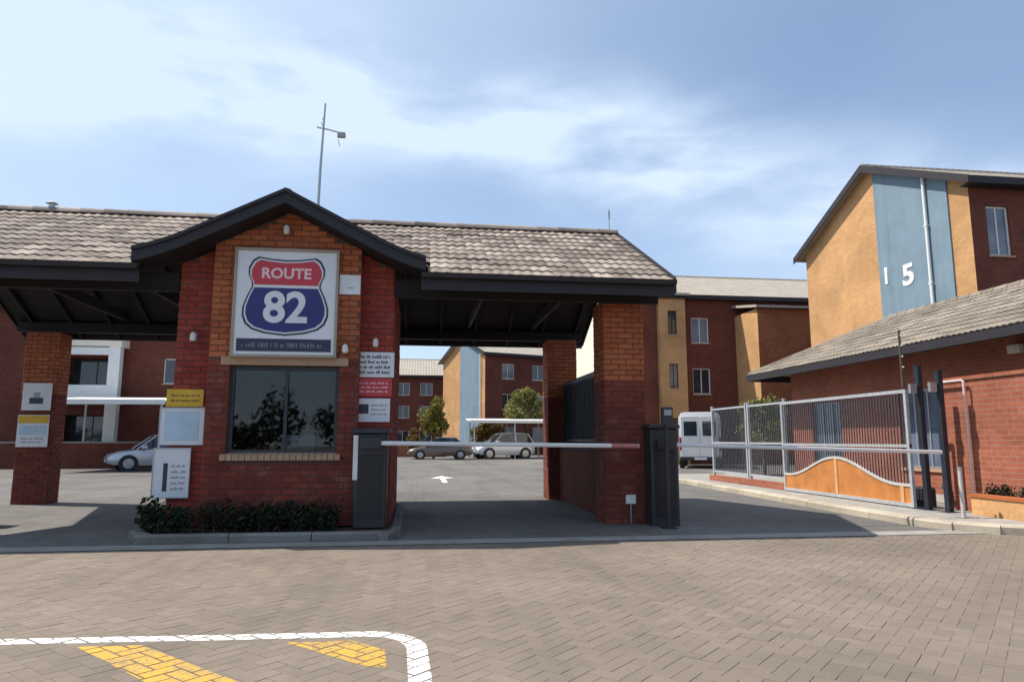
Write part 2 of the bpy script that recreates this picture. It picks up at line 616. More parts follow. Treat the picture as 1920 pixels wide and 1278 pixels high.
M['leaf_rust'] = leaf_mat('leaf_rust', (0.100, 0.075, 0.025), (0.180, 0.120, 0.030), (0.250, 0.165, 0.045))
M['bark'] = plain('bark', (0.10, 0.075, 0.055), 0.9, 0, 0.3, 10, 0.4)
M['soil'] = plain('soil', (0.06, 0.045, 0.033), 0.95, 0, 0.3, 8, 0.5)
M['rubber'] = plain('rubber', (0.018, 0.018, 0.019), 0.8)
M['silver_paint'] = plain('silver_paint', (0.58, 0.60, 0.63), 0.3, 0.3, 0.05, 2, 0, 0.5, 0.6)
M['white_car_paint'] = plain('white_car_paint', (0.78, 0.78, 0.77), 0.3, 0, 0.03, 2, 0, 0.5, 0.6)
M['bronze_paint'] = plain('bronze_paint', (0.17, 0.135, 0.11), 0.32, 0.4, 0.06, 2, 0, 0.5, 0.6)
M['lamp_glass'] = plain('lamp_glass', (0.70, 0.66, 0.60), 0.2)
M['tail_red'] = plain('tail_red', (0.40, 0.02, 0.02), 0.2)
M['shade_cloth'] = plain('shade_cloth', (0.72, 0.72, 0.70), 0.8, 0, 0.06, 3)
M['white_line'] = paint_mat('white_line', (0.80, 0.79, 0.76), (0.34, 0.30, 0.25), 0.63)
M['yellow_line'] = paint_mat('yellow_line', (0.64, 0.36, 0.035), (0.25, 0.19, 0.12), 0.545)

# paved ground farther off: courses in the material, too small there to pick apart
def road_mat(name, c1, c2, scale):
    m, n, l, b = new_mat(name)
    p = worldpos(n)
    mp = n.new('ShaderNodeMapping')
    mp.inputs['Rotation'].default_value = (0, 0, radians(45))
    l.new(p, mp.inputs[0])
    bt = n.new('ShaderNodeTexBrick')
    bt.inputs['Scale'].default_value = 1
    bt.inputs['Brick Width'].default_value = 0.2
    bt.inputs['Row Height'].default_value = 0.1
    bt.inputs['Mortar Size'].default_value = 0.004
    bt.inputs['Color1'].default_value = (*c1, 1)
    bt.inputs['Color2'].default_value = (*c2, 1)
    bt.inputs['Mortar'].default_value = (*[x * 0.55 for x in c1], 1)
    l.new(mp.outputs[0], bt.inputs['Vector'])
    k = maprange(n, l, noise(n, l, p, scale, 6, 0.62, 0.5), 0.33, 0.68, 0.74, 1.12)
    k2 = maprange(n, l, noise(n, l, p, 9.0, 5, 0.65), 0.3, 0.7, 0.84, 1.12)
    kk = n.new('ShaderNodeCombineColor')
    mp2 = n.new('ShaderNodeMapping')
    mp2.inputs['Scale'].default_value = (1.3, 0.10, 1)
    l.new(p, mp2.inputs[0])
    k3 = maprange(n, l, noise(n, l, mp2.outputs[0], 1.0, 4, 0.6, 0.3), 0.46, 0.66, 1.0, 0.84, True)
    k4 = maprange(n, l, noise(n, l, p, 1.5, 3, 0.5, 0.2), 0.66, 0.74, 1.0, 0.72, True)
    q = mnode(n, l, 'MULTIPLY', mnode(n, l, 'MULTIPLY', k, k2), mnode(n, l, 'MULTIPLY', k3, k4))
    for i in range(3):
        l.new(q, kk.inputs[i])
    l.new(mixc(n, l, 1.0, bt.outputs['Color'], kk.outputs[0], 'MULTIPLY'), b.inputs['Base Color'])
    b.inputs['Roughness'].default_value = 0.9
    b.inputs['Specular IOR Level'].default_value = 0.3
    bump(n, l, b, mnode(n, l, 'SUBTRACT', 1.0, bt.outputs['Fac']), 0.5, 0.004)
    return m


M['road'] = road_mat('road', (0.190, 0.178, 0.163), (0.162, 0.151, 0.138), 0.35)
M['far_ground'] = road_mat('far_ground', (0.23, 0.20, 0.165), (0.19, 0.165, 0.135), 0.3)

# ------------------------------------------------------------------ ground
g = MB().poly([(-300, -120, -0.05), (300, -120, -0.05), (300, 500, -0.05), (-300, 500, -0.05)]).build('ground', M['far_ground'])
tag(g, 'paved ground stretching away around the housing estate', 'ground', kind='structure')
rd = MB().poly([(-40, 9.05, 0), (7.45, 9.05, 0), (8.1, 21.5, 0), (12.5, 24, 0), (30, 30, 0), (30, 110, 0), (-40, 110, 0)]).build('road', M['road'])
tag(rd, 'grey paved estate road passing under the gatehouse', 'road', kind='structure')

# forecourt: herringbone pavers, laid one by one
FY0, FY1, FX0, FX1 = 2.2, 8.72, -8.0, 11.0
fc = MB().poly([(FX0, FY0, -0.0028), (FX1, FY0, -0.0028), (FX1, FY1, -0.0028), (FX0, FY1, -0.0028)]).build('forecourt', M['joint_sand'])
tag(fc, 'tan brick paved forecourt in front of the gatehouse', 'pavement', kind='structure')
PW = 0.1
A45 = radians(45)
ca, sa = cos(A45), sin(A45)


def rot45(x, y):
    return (x * ca - y * sa, x * sa + y * ca)


pav = []
R = int(16 / PW)
for ix in range(-10, R + 80):
    for iy in range(-R, R):
        d = (ix - iy) % 4
        if d == 0:
            c, hz = ((ix + 1.0) * PW, (iy + 0.5) * PW), 1
        elif d == 3:
            c, hz = ((ix + 0.5) * PW, (iy + 1.0) * PW), 0
        else:
            continue
        X, Y = rot45(*c)
        if FX0 - 0.02 < X < FX1 + 0.02 and FY0 < Y < FY1 - 0.06:
            pav.append((X, Y, hz, random.gauss(0, 0.0007), random.gauss(0, 0.004)))


def paver_corners(p, g=0.0013):
    a, b = (PW - g, PW / 2 - g) if p[2] else (PW / 2 - g, PW - g)
    out = []
    for sx, sy in ((-1, -1), (1, -1), (1, 1), (-1, 1)):
        dx, dy = rot45(sx * a, sy * b)
        cr, sr = cos(p[4]), sin(p[4])
        out.append((p[0] + dx * cr - dy * sr, p[1] + dx * sr + dy * cr))
    return out


def in_view(X, Y):
    # ground positions the picture frames, with the largest first
    return -0.62 * Y + 0.1 < X - 0.133 * Y < 0.74 * Y - 0.1 and Y > 3.45


vis = sorted([p for p in pav if in_view(p[0], p[1])], key=lambda p: p[0] ** 2 + p[1] ** 2)
single = vis[:298]
sset = set(id(p) for p in single)
pm = MB()
a, b, c_ = PW - 0.0013, PW / 2 - 0.0013, 0.0018
pm.loft([[(-a, -b, -0.012), (a, -b, -0.012), (a, b, -0.012), (-a, b, -0.012)], [(-a, -b, -0.0015), (a, -b, -0.0015), (a, b, -0.0015), (-a, b, -0.0015)],
         [(-a + c_, -b + c_, 0), (a - c_, -b + c_, 0), (a - c_, b - c_, 0), (-a + c_, b - c_, 0)]], False, True)
first = None
for p in single:
    if first is None:
        first = o = pm.build('paver', M['paver'], fc)
    else:
        o = inst(first, 'paver', fc, (0, 0, 0))
    o.location = (p[0], p[1], p[3])
    o.rotation_euler = (0, 0, A45 + p[4] + (0 if p[2] else pi / 2))
rest = MB()
for p in pav:
    if id(p) in sset:
        continue
    q = paver_corners(p)
    cx, cy = p[0], p[1]
    top = []
    for (x, y) in q:
        L = sqrt((x - cx) ** 2 + (y - cy) ** 2)
        k = (L - 0.0025) / L
        top.append((cx + (x - cx) * k, cy + (y - cy) * k, p[3]))
    rest.loft([[(x, y, -0.011) for x, y in q], [(x, y, p[3] - 0.0015) for x, y in q], top], False, True)
rest.build('paver_field', M['paver'], fc, kind='stuff')


def clip(poly, conv):
    """poly clipped to convex counter-clockwise polygon conv"""
    out = poly
    for i in range(len(conv)):
        (ax, ay), (bx, by) = conv[i], conv[(i + 1) % len(conv)]
        inp, out = out, []
        if not inp:
            return []
        def side(p):
            return (bx - ax) * (p[1] - ay) - (by - ay) * (p[0] - ax)
        for j in range(len(inp)):
            p, q = inp[j - 1], inp[j]
            sp_, sq = side(p), side(q)
            if sq >= 0:
                if sp_ < 0:
                    t = sp_ / (sp_ - sq)
                    out.append((p[0] + (q[0] - p[0]) * t, p[1] + (q[1] - p[1]) * t))
                out.append(q)
            elif sp_ >= 0:
                t = sp_ / (sp_ - sq)
                out.append((p[0] + (q[0] - p[0]) * t, p[1] + (q[1] - p[1]) * t))
    return out


def ccw(q):
    ar = sum(q[i][0] * q[(i + 1) % len(q)][1] - q[(i + 1) % len(q)][0] * q[i][1] for i in range(len(q)))
    return q if ar > 0 else q[::-1]


def marking(name, quads, mat, label, dz=0.0016):
    """paint lying on each paver it covers, the joints left bare"""
    mb = MB()
    for q in quads:
        q = ccw(list(q))
        x0, x1 = min(p[0] for p in q) - 0.15, max(p[0] for p in q) + 0.15
        y0, y1 = min(p[1] for p in q) - 0.15, max(p[1] for p in q) + 0.15
        for p in pav:
            if x0 < p[0] < x1 and y0 < p[1] < y1:
                r = clip(q, ccw(paver_corners(p, 0.0062)))
                if len(r) >= 3:
                    mb.poly([(x, y, p[3] + dz) for x, y in r])
    return tag(mb.build(name, mat), label, 'road marking')


# white box line with its rounded corner, two yellow hatch bars inside it
lw = 0.062
path = [(-7.9, 5.22), (-2.56, 4.94), (-1.26, 4.86), (-0.40, 4.82)]
cxr, cyr, rr = -0.36, 4.45, 0.37
for k in range(1, 9):
    t = pi / 2 - k / 8 * (pi / 2 - 0.02)
    path.append((cxr + rr * cos(t), cyr + rr * sin(t)))
path += [(0.028, 3.9), (0.05, 2.3)]
quads = []
L, Rr = [], []
for i, p in enumerate(path):
    a0, b0 = path[max(i - 1, 0)], path[min(i + 1, len(path) - 1)]
    dx, dy = b0[0] - a0[0], b0[1] - a0[1]
    n_ = sqrt(dx * dx + dy * dy)
    nx, ny = -dy / n_ * lw, dx / n_ * lw
    L.append((p[0] + nx, p[1] + ny))
    Rr.append((p[0] - nx, p[1] - ny))
for i in range(len(path) - 1):
    quads.append([L[i], L[i + 1], Rr[i + 1], Rr[i]])
marking('box_line', quads, M['white_line'], 'white painted box line with a rounded corner on the pavers')
marking('hatch_bar', [[(-2.05, 4.76), (-1.66, 4.74), (-0.55, 3.62), (-1.0, 3.62)]], M['yellow_line'], 'long yellow hatch bar running to the bottom edge of the picture')
marking('hatch_bar', [[(-0.80, 4.69), (-0.40, 4.68), (-0.18, 4.45), (-0.155, 4.10), (-0.30, 4.18)]], M['yellow_line'], 'short yellow hatch bar tucked into the white corner')

ch = MB().poly([(-40, 8.70, 0.004), (7.6, 8.70, 0.004), (7.6, 9.06, 0.004), (-40, 9.06, 0.004)]).build('drain_channel', M['concrete'])
tag(ch, 'pale concrete channel between the forecourt and the road', 'channel', kind='structure')

ar = MB()
ar.poly([(0.70, 20.9, 0.006), (0.86, 20.9, 0.006), (0.86, 23.2, 0.006), (0.70, 23.2, 0.006)])
ar.poly([(0.40, 23.2, 0.006), (1.16, 23.2, 0.006), (0.78, 24.6, 0.006)])
tag(ar.build('road_arrow', M['white_line']), 'white arrow painted on the road beyond the gatehouse', 'road marking')

# ------------------------------------------------------------------ kerbs
def kerb_run(name, pts, w, h, step, mat, label):
    e = empty(name, (pts[0][0], pts[0][1], 0))
    tag(e, label, 'kerb', kind='structure')
    o = Vector((pts[0][0], pts[0][1], 0))
    for i in range(len(pts) - 1):
        a, b = Vector((*pts[i], 0)), Vector((*pts[i + 1], 0))
        d = (b - a)
        L_ = d.length
        d.normalize()
        nrm = Vector((-d.y, d.x, 0))
        k = max(1, round(L_ / step))
        s = L_ / k
        for j in range(k):
            p = a + d * (j * s + (0.006 if j or i == 0 else -0.11)) - o
            q = a + d * ((j + 1) * s - 0.006) - o
            hh = h + random.gauss(0, 0.003)
            c = 0.025
            mb = MB()
            sec = [(0, 0), (0, hh - c), (c, hh), (w - c, hh), (w, hh - c), (w, 0)]
            mb.loft([[p + nrm * s_ + Vector((0, 0, z - 0.02 * (z == 0))) for s_, z in sec], [q + nrm * s_ + Vector((0, 0, z - 0.02 * (z == 0))) for s_, z in sec]], True, True)
            fix_normals(mb.build('kerb_stone', mat, e))
    return e


kerb_run('island_kerb', [(-3.45, 13.2), (-3.6, 9.6), (-3.3, 9.17), (-0.32, 9.17), (-0.22, 9.4), (-0.25, 13.2)], 0.14, 0.10, 1.0, M['kerb'], 'grey concrete kerb round the gatehouse island')
kerb_run('driveway_kerb', [(11.0, 8.35), (8.75, 8.42), (8.25, 8.56), (7.86, 8.82), (7.60, 9.18), (7.48, 9.7), (7.50, 11.5), (7.95, 21.3), (8.8, 23.5)], 0.28, 0.12, 1.0, M['cream_kerb'], 'cream concrete kerb beside the sliding gate')
v = MB().poly([(7.5, 9.0, 0.085), (8.3, 8.50, 0.085), (11.2, 8.35, 0.085), (11.2, 23.4, 0.085), (8.8, 23.4, 0.085), (7.85, 20.5, 0.085), (7.3, 11.5, 0.085)]).build('verge', M['concrete'])
tag(v, 'pale strip of ground under the sliding gate', 'verge', kind='structure')
isl = MB().poly([(-3.45, 9.3, 0.08), (-0.33, 9.3, 0.08), (-0.33, 13.3, 0.08), (-3.5, 13.3, 0.08)]).build('island_bed', M['soil'])
tag(isl, 'dark soil bed at the foot of the gatehouse', 'bed', kind='structure')


# ------------------------------------------------------------------ brick laying
def brick_face(mb, o, u, n, W_, H_, holes=(), top=None, proud=0.008, bl=0.222, bh=0.073, j=0.010, z0=0.0):
    """courses of bricks on a wall face. o: lower left corner seen from outside; u along; n outward"""
    o, u, n = Vector(o), Vector(u), Vector(n)
    zz = z0
    row = 0
    while zz + 0.02 < H_:
        z1 = min(zz + bh, H_)
        x = -(bl + j) / 2 if row % 2 else 0.0
        while x < W_ - 0.02:
            a, b = max(x, 0), min(x + bl, W_)
            x += bl + j
            if b - a < 0.03:
                continue
            segs = [(a, b)]
            for (h0, h1, hz0, hz1) in holes:
                if z1 > hz0 + 0.005 and zz < hz1 - 0.005:
                    ns = []
                    for (s0, s1) in segs:
                        if s1 <= h0 or s0 >= h1:
                            ns.append((s0, s1))
                        else:
                            if h0 - s0 > 0.03:
                                ns.append((s0, h0))
                            if s1 - h1 > 0.03:
                                ns.append((h1, s1))
                    segs = ns
            for (s0, s1) in segs:
                ta = tb = z1
                if top:
                    ta, tb = min(z1, top(s0)), min(z1, top(s1))
                    if min(ta, tb) < zz + 0.012:
                        continue
                pr = proud + random.uniform(-0.002, 0.0025)
                c = 0.004
                back = [o + u * s0 + Vector((0, 0, zz)), o + u * s1 + Vector((0, 0, zz)), o + u * s1 + Vector((0, 0, tb)), o + u * s0 + Vector((0, 0, ta))]
                fr = [o + u * (s0 + c) + Vector((0, 0, zz + c)) + n * pr, o + u * (s1 - c) + Vector((0, 0, zz + c)) + n * pr,
                      o + u * (s1 - c) + Vector((0, 0, tb - c)) + n * pr, o + u * (s0 + c) + Vector((0, 0, ta - c)) + n * pr]
                mb.loft([back, fr], False, True)
        zz += bh + j
        row += 1


def column(parent, x0, x1, y0, y1, zt, split):
    o = MB().box(x0, x1, y0, y1, 0, zt).build('column', M['mortar'], parent)
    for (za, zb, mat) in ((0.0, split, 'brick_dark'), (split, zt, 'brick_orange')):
        mb = MB()
        for (org, u, n, w) in (((x0, y0, 0), (1, 0, 0), (0, -1, 0), x1 - x0), ((x1, y0, 0), (0, 1, 0), (1, 0, 0), y1 - y0),
                               ((x1, y1, 0), (-1, 0, 0), (0, 1, 0), x1 - x0), ((x0, y1, 0), (0, -1, 0), (-1, 0, 0), y1 - y0)):
            brick_face(mb, org, u, n, w, zb, z0=za)
        mb.build('brickwork', M[mat], o, kind='stuff')
    return o


# ------------------------------------------------------------------ gatehouse
GX0, GX1 = -8.2, 3.68          # roof ends
EY0, EY1, RY = 9.6, 15.5, 12.55
EZ, RZ = 3.60, 5.18
SL = (RZ - EZ) / (RY - EY0)
CX = -1.87                     # centre of the front gable
GA, GS, GY = 4.60, 0.51, 9.47  # gable apex height, slope, front edge
GE = 1.92                      # half width of the gable roof


def main_z(y):
    return EZ + (y - EY0) * SL if y <= RY else EZ + (EY1 - y) * SL


def gable_z(x):
    d = abs(x - CX)
    base = GA - GS * d
    k = max(0.0, d - 1.25)
    return base + 0.20 * k * k      # the foot of the gable kicks out


gh = empty('gatehouse', (0, 0, 0), 0, 'brick gatehouse with tiled roof, guard room and front gable', 'gatehouse')
# columns
column(gh, 2.82, 3.45, 10.40, 11.03, 3.42, 2.16)
column(gh, 2.74, 3.37, 14.75, 15.35, 3.42, 2.16)
column(gh, -7.96, -7.33, 10.40, 11.03, 3.42, 2.16)
column(gh, -7.88, -7.24, 15.0, 15.45, 3.42, 2.16)

# guard room walls: bay in front, wings set back
BX0, BX1, WX0, WX1, BY, WY, KY = -2.86, -0.86, -3.36, -0.40, 9.85, 10.06, 13.2
WIN = (-2.58, -1.12, 1.06, 2.26)
wall = MB()
th = 0.22


def gz(x):
    return gable_z(x) - 0.125


# bay front in pieces round the window, then gable head
wall.box(BX0, WIN[0], BY, BY + th, 0.1, 3.4).box(WIN[1], BX1, BY, BY + th, 0.1, 3.4)
wall.box(WIN[0], WIN[1], BY, BY + th, 0.1, WIN[2]).box(WIN[0], WIN[1], BY, BY + th, WIN[3], 3.4)
wall.prism([(BX0, BY, 3.4), (BX1, BY, 3.4), (BX1, BY, gz(BX1)), (CX, BY, gz(CX)), (BX0, BY, gz(BX0))], (0, th, 0))
for (a, b) in ((WX0, BX0), (BX1, WX1)):
    wall.prism([(a, WY, 0.1), (b, WY, 0.1), (b, WY, gz(b)), (a, WY, gz(a))], (0, th, 0))
wall.box(WX0, WX0 + th, WY + th, KY, 0.1, 3.6).box(WX1 - th, WX1, WY + th, KY, 0.1, 3.6).box(WX0 + th, WX1 - th, KY - th, KY, 0.1, 3.6)
wobj = wall.build('wall', M['mortar'], gh)
SPL = 2.36
bo, br, bd = MB(), MB(), MB()
hole = [(WIN[0] - BX0, WIN[1] - BX0, WIN[2] - 0.075, WIN[3] + 0.12)]
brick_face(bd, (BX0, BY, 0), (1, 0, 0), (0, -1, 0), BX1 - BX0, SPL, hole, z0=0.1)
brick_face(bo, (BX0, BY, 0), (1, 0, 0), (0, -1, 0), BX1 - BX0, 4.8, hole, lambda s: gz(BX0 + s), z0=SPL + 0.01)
brick_face(br, (WX0, WY, 0), (1, 0, 0), (0, -1, 0), BX0 - WX0, 4.8, (), lambda s: gz(WX0 + s), z0=0.1)
brick_face(br, (BX1, WY, 0), (1, 0, 0), (0, -1, 0), WX1 - BX1, 4.8, (), lambda s: gz(BX1 + s), z0=0.1)
brick_face(br, (BX0, WY, 0), (0, -1, 0), (-1, 0, 0), WY - BY, 3.7, (), None, z0=0.1)
brick_face(br, (BX1, BY, 0), (0, 1, 0), (1, 0, 0), WY - BY, 3.7, (), None, z0=0.1)
brick_face(br, (WX0, KY, 0), (0, -1, 0), (-1, 0, 0), KY - WY, 3.6, (), None, z0=0.1)
brick_face(br, (WX1, WY, 0), (0, 1, 0), (1, 0, 0), KY - WY, 3.6, (), None, z0=0.1)
br.build('brickwork', M['brick_red'], wobj, kind='stuff')
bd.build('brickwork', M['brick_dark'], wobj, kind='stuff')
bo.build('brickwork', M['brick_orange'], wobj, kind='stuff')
# lintel course and sill, each brick on edge its own piece
lint = MB().box(WIN[0] - 0.12, WIN[1] + 0.12, BY - 0.012, BY + 0.05, WIN[3] + 0.005, WIN[3] + 0.115).build('lintel', M['sill'], gh)
sill = MB().box(WIN[0] - 0.05, WIN[1] + 0.05, BY - 0.02, BY + 0.10, WIN[2] - 0.07, WIN[2] - 0.012).build('sill', M['mortar'], gh)
nb = 19
for k in range(nb):
    s0 = WIN[0] - 0.06 + (WIN[1] - WIN[0] + 0.12) * k / nb
    s1 = WIN[0] - 0.06 + (WIN[1] - WIN[0] + 0.12) * (k + 1) / nb - 0.008
    MB().obox((s0, BY - 0.055, WIN[2] - 0.085), (s1 - s0, 0, 0), (0, 0.15, 0.03), (0, 0, 0.075)).build('sill_brick', M['sill'], sill)
# window
win = MB()
fw_ = 0.055
wy0, wy1 = BY + 0.08, BY + 0.14
wx0, wx1, wz0, wz1 = WIN
mid = wx0 + (wx1 - wx0) * 0.51
win.box(wx0, wx1, wy0, wy1, wz0, wz0 + fw_).box(wx0, wx1, wy0, wy1, wz1 - fw_, wz1)
win.box(wx0, wx0 + fw_, wy0, wy1, wz0 + fw_, wz1 - fw_).box(wx1 - fw_, wx1, wy0, wy1, wz0 + fw_, wz1 - fw_)
win.box(mid - 0.022, mid + 0.022, wy0 + 0.004, wy1 - 0.004, wz0 + fw_, wz1 - fw_)
wo_ = win.build('window', M['charcoal'], gh)
for (a, b) in ((wx0 + fw_, mid - 0.022), (mid + 0.022, wx1 - fw_)):
    MB().box(a - 0.004, b + 0.004, wy0 + 0.026, wy0 + 0.032, wz0 + fw_ - 0.004, wz1 - fw_ + 0.004).build('pane', M['glass'], wo_)
# inside of the guard room
MB().poly([(WX0 + th + .01, BY + th + .01, 0.14), (WX1 - th - .01, BY + th + .01, 0.14), (WX1 - th - .01, KY - th - .01, 0.14), (WX0 + th + .01, KY - th - .01, 0.14)]).build('room_floor', M['interior'], gh)
MB().box(WX0 + th, WX1 - th, WY + th, KY - th, 2.75, 2.80).build('room_ceiling', M['interior'], gh)

# roof: boards, tiles, ridge, fascias, barge boards
ROOF = MB()
tk = 0.10
ny, nz_ = -SL / sqrt(1 + SL * SL), 1 / sqrt(1 + SL * SL)
for (ya, yb) in ((EY0, RY), (EY1, RY)):
    za, zb = main_z(ya), main_z(yb)
    spans = ((GX0, GX1, ya),) if ya > RY else ((GX0, CX - GE + 0.02, ya), (CX - GE + 0.02, CX + GE - 0.02, WY + 0.25), (CX + GE - 0.02, GX1, ya))
    for (xa, xb, y_) in spans:
        za = main_z(y_)
        ROOF.prism([(xa, y_, za - 0.05), (xa, yb, zb - 0.05), (xa, yb, zb - 0.05 - tk), (xa, y_, za - 0.05 - tk)], (xb - xa, 0, 0))
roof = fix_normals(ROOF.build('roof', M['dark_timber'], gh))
# cross gable boards
cg = MB()
for s in (-1, 1):
    xs = [0.0, 0.5, 1.0, 1.5, GE]
    A, B = [], []
    for d in xs:
        x = CX + s * d
        z = gable_z(x) - 0.05
        yb = min(RY, EY0 + (z + 0.05 - EZ) / SL) if z > EZ else EY0
        A.append(Vector((x, GY, z)))
        B.append(Vector((x, max(yb, GY + 0.05), z)))
    for i in range(len(xs) - 1):
        t0, t1, t2, t3 = A[i], A[i + 1], B[i + 1], B[i]
        dn = Vector((0, 0, -tk))
        cg.loft([[t0, t1, t2, t3], [t0 + dn, t1 + dn, t2 + dn, t3 + dn]], True, True)
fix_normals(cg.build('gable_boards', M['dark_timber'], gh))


# one tile: double roll profile, thick front lip
def tile_mesh(w=0.300, l=0.36):
    prof = []
    for i in range(9):
        t = i / 8
        prof.append((t * w, 0.020 * (0.5 - 0.5 * cos(4 * pi * t)) * (1.0 if t > 0.02 else 0.6)))
    v_, f_ = [], []
    for (y, dz) in ((0.0, 0.020), (l, 0.0)):
        for (x, z) in prof:
            v_.append((x, y, z + dz))
    for (x, z) in prof:
        v_.append((x, 0.004, z + 0.020 - 0.020))
    n = len(prof)
    for i in range(n - 1):
        f_.append((i, i + 1, n + i + 1, n + i))
        f_.append((2 * n + i, 2 * n + i + 1, i + 1, i))
    f_.append(tuple([n - 1, 3 * n - 1, 2 * n - 1]))
    f_.append(tuple([2 * n, 0, n]))
    return v_, f_


TV, TF = tile_mesh()
tile_me = bpy.data.meshes.new('tile')
tile_me.from_pydata(TV, [], TF)
tile_me.polygons.foreach_set('use_smooth', [True] * len(tile_me.polygons))
tile_me.set_sharp_from_angle(angle=radians(50))
tile_me.materials.append(M['roof_tile'])


def tile_spots(o, u, v_, W_, L_, keep=None, cw=0.300, cl_=0.32):
    """4x4 matrices for tiles on a slope. o lower left corner, u along the eave, v up the slope"""
    o, u, v_ = Vector(o), Vector(u).normalized(), Vector(v_).normalized()
    n = u.cross(v_)
    out = []
    nr, nc = int(round(L_ / cl_)), int(round(W_ / cw))
    cl2, cw2 = L_ / nr, W_ / nc
    for r in range(nr):
        for c in range(nc):
            p = o + u * (c * cw2) + v_ * (r * cl2 - 0.03) + n * random.gauss(0, 0.0025)
            ctr = p + u * cw2 / 2 + v_ * cl2 / 2
            if keep and not keep(ctr):
                continue
            j = random.gauss(0, 0.006)
            uu = (u + v_ * j).normalized()
            vv = n.cross(uu).normalized()
            m = Matrix(((uu.x, vv.x, n.x, p.x), (uu.y, vv.y, n.y, p.y), (uu.z, vv.z, n.z, p.z), (0, 0, 0, 1)))
            out.append((m, ctr))
    return out


def join_tiles(spots, name, parent, mat):
    mb = MB()
    for (m, _) in spots:
        n0 = len(mb.v)
        mb.v += [tuple(m @ Vector(p)) for p in TV]
        mb.f += [tuple(n0 + i for i in q) for q in TF]
    return mb.build(name, mat, parent, smooth=True, kind='stuff')


def clear_of_gable(c):
    return not (abs(c.x - CX) < GE + 0.1 and gable_z(c.x) > main_z(c.y) - 0.06)


fs = tile_spots((GX0, EY0 - 0.03, main_z(EY0) - 0.045), (1, 0, 0), (0, 1, SL), GX1 - GX0, sqrt((RY - EY0) ** 2 + (RZ - EZ) ** 2) + 0.02, clear_of_gable)
fs.sort(key=lambda t: (t[1] - Vector((0.6, 0, 1.25))).length - (0 if t[1].x > -6.4 else -30))
for (m, _) in fs[:298]:
    inst(tile_me, 'tile', roof, None, mat4=m)
join_tiles(fs[298:], 'tile_field', roof, M['roof_tile'])
bs_ = tile_spots((GX1, EY1 + 0.03, main_z(EY1) - 0.045), (-1, 0, 0), (0, -1, SL), GX1 - GX0, sqrt((RY - EY0) ** 2 + (RZ - EZ) ** 2) + 0.02)
join_tiles(bs_, 'tile_field', roof, M['roof_tile'])
for s in (-1, 1):
    ln = sqrt(GE ** 2 + (GS * GE) ** 2)
    o_ = (CX + s * GE, (2.6 + GY) if s > 0 else GY, gable_z(CX + GE) - 0.045)
    if s < 0:
        sp_ = tile_spots((CX - GE, 2.6 + GY, gable_z(CX + GE) - 0.07), (0, -1, 0), (1, 0, GS), 2.6, ln, lambda c: main_z(max(c.y, EY0)) < c.z + 0.05 or c.y < EY0)
    else:
        sp_ = tile_spots((CX + GE, GY, gable_z(CX + GE) - 0.07), (0, 1, 0), (-1, 0, GS), 2.6, ln, lambda c: main_z(max(c.y, EY0)) < c.z + 0.05 or c.y < EY0)
    join_tiles(sp_, 'gable_tile_field', roof, M['roof_tile'])


def ridge_run(a, b, parent, mat, r=0.10, step=0.38):
    a, b = Vector(a), Vector(b)
    d = (b - a)
    k = max(1, round(d.length / step))
    d = d / k
    up = Vector((0, 0, 1))
    sd = d.normalized().cross(up).normalized()
    for i in range(k):
        p, q = a + d * i, a + d * (i + 1.06)
        mb = MB()
        rings = []
        for (pt, rad) in ((p, r * 1.06), (q, r * 0.95)):
            rings.append([pt + sd * rad * cos(t) + up * (rad * sin(t) - 0.02) for t in [pi * j / 6 for j in range(7)]])
        mb.loft(rings, False, False, closed=False)
        mb.poly(rings[0])
        mb.build('ridge_tile', mat, parent, smooth=True)


ridge_run((GX0, RY, RZ - 0.01), (GX1, RY, RZ - 0.01), roof, M['roof_tile'])
ridge_run((CX, GY, GA - 0.01), (CX, 11.65, GA - 0.01), roof, M['roof_tile'])
# eave boards and gutter, split by the gable
for (a, b) in ((GX0, CX - GE + 0.06), (CX + GE - 0.06, GX1)):
    MB().box(a, b, EY0 - 0.03, EY0 + 0.0, EZ - 0.27, EZ - 0.03).build('fascia_board', M['fascia'], gh)
    gsec = [(0, 0), (0.02, -0.07), (0.09, -0.07), (0.11, 0), (0.10, 0), (0.085, -0.055), (0.025, -0.055), (0.01, 0)]
    gm = MB()
    gm.loft([[(a, EY0 - 0.032 - y, EZ - 0.045 + z) for y, z in gsec], [(b, EY0 - 0.032 - y, EZ - 0.045 + z) for y, z in gsec]], True, True)
    fix_normals(gm.build('gutter', M['fascia'], gh))
MB().box(GX0, GX1, EY1, EY1 + 0.03, EZ - 0.27, EZ - 0.03).build('fascia_board', M['fascia'], gh)
for x in (GX0 - 0.03, GX1):
    for (ya, yb) in ((EY0 - 0.02, RY), (EY1 + 0.02, RY)):
        za, zb = main_z(EY0), RZ
        fix_normals(MB().prism([(x, ya, za + 0.02), (x, yb, zb + 0.02), (x, yb, zb - 0.22), (x, ya, za - 0.22)], (0.03, 0, 0)).build('barge_board', M['fascia'], gh))
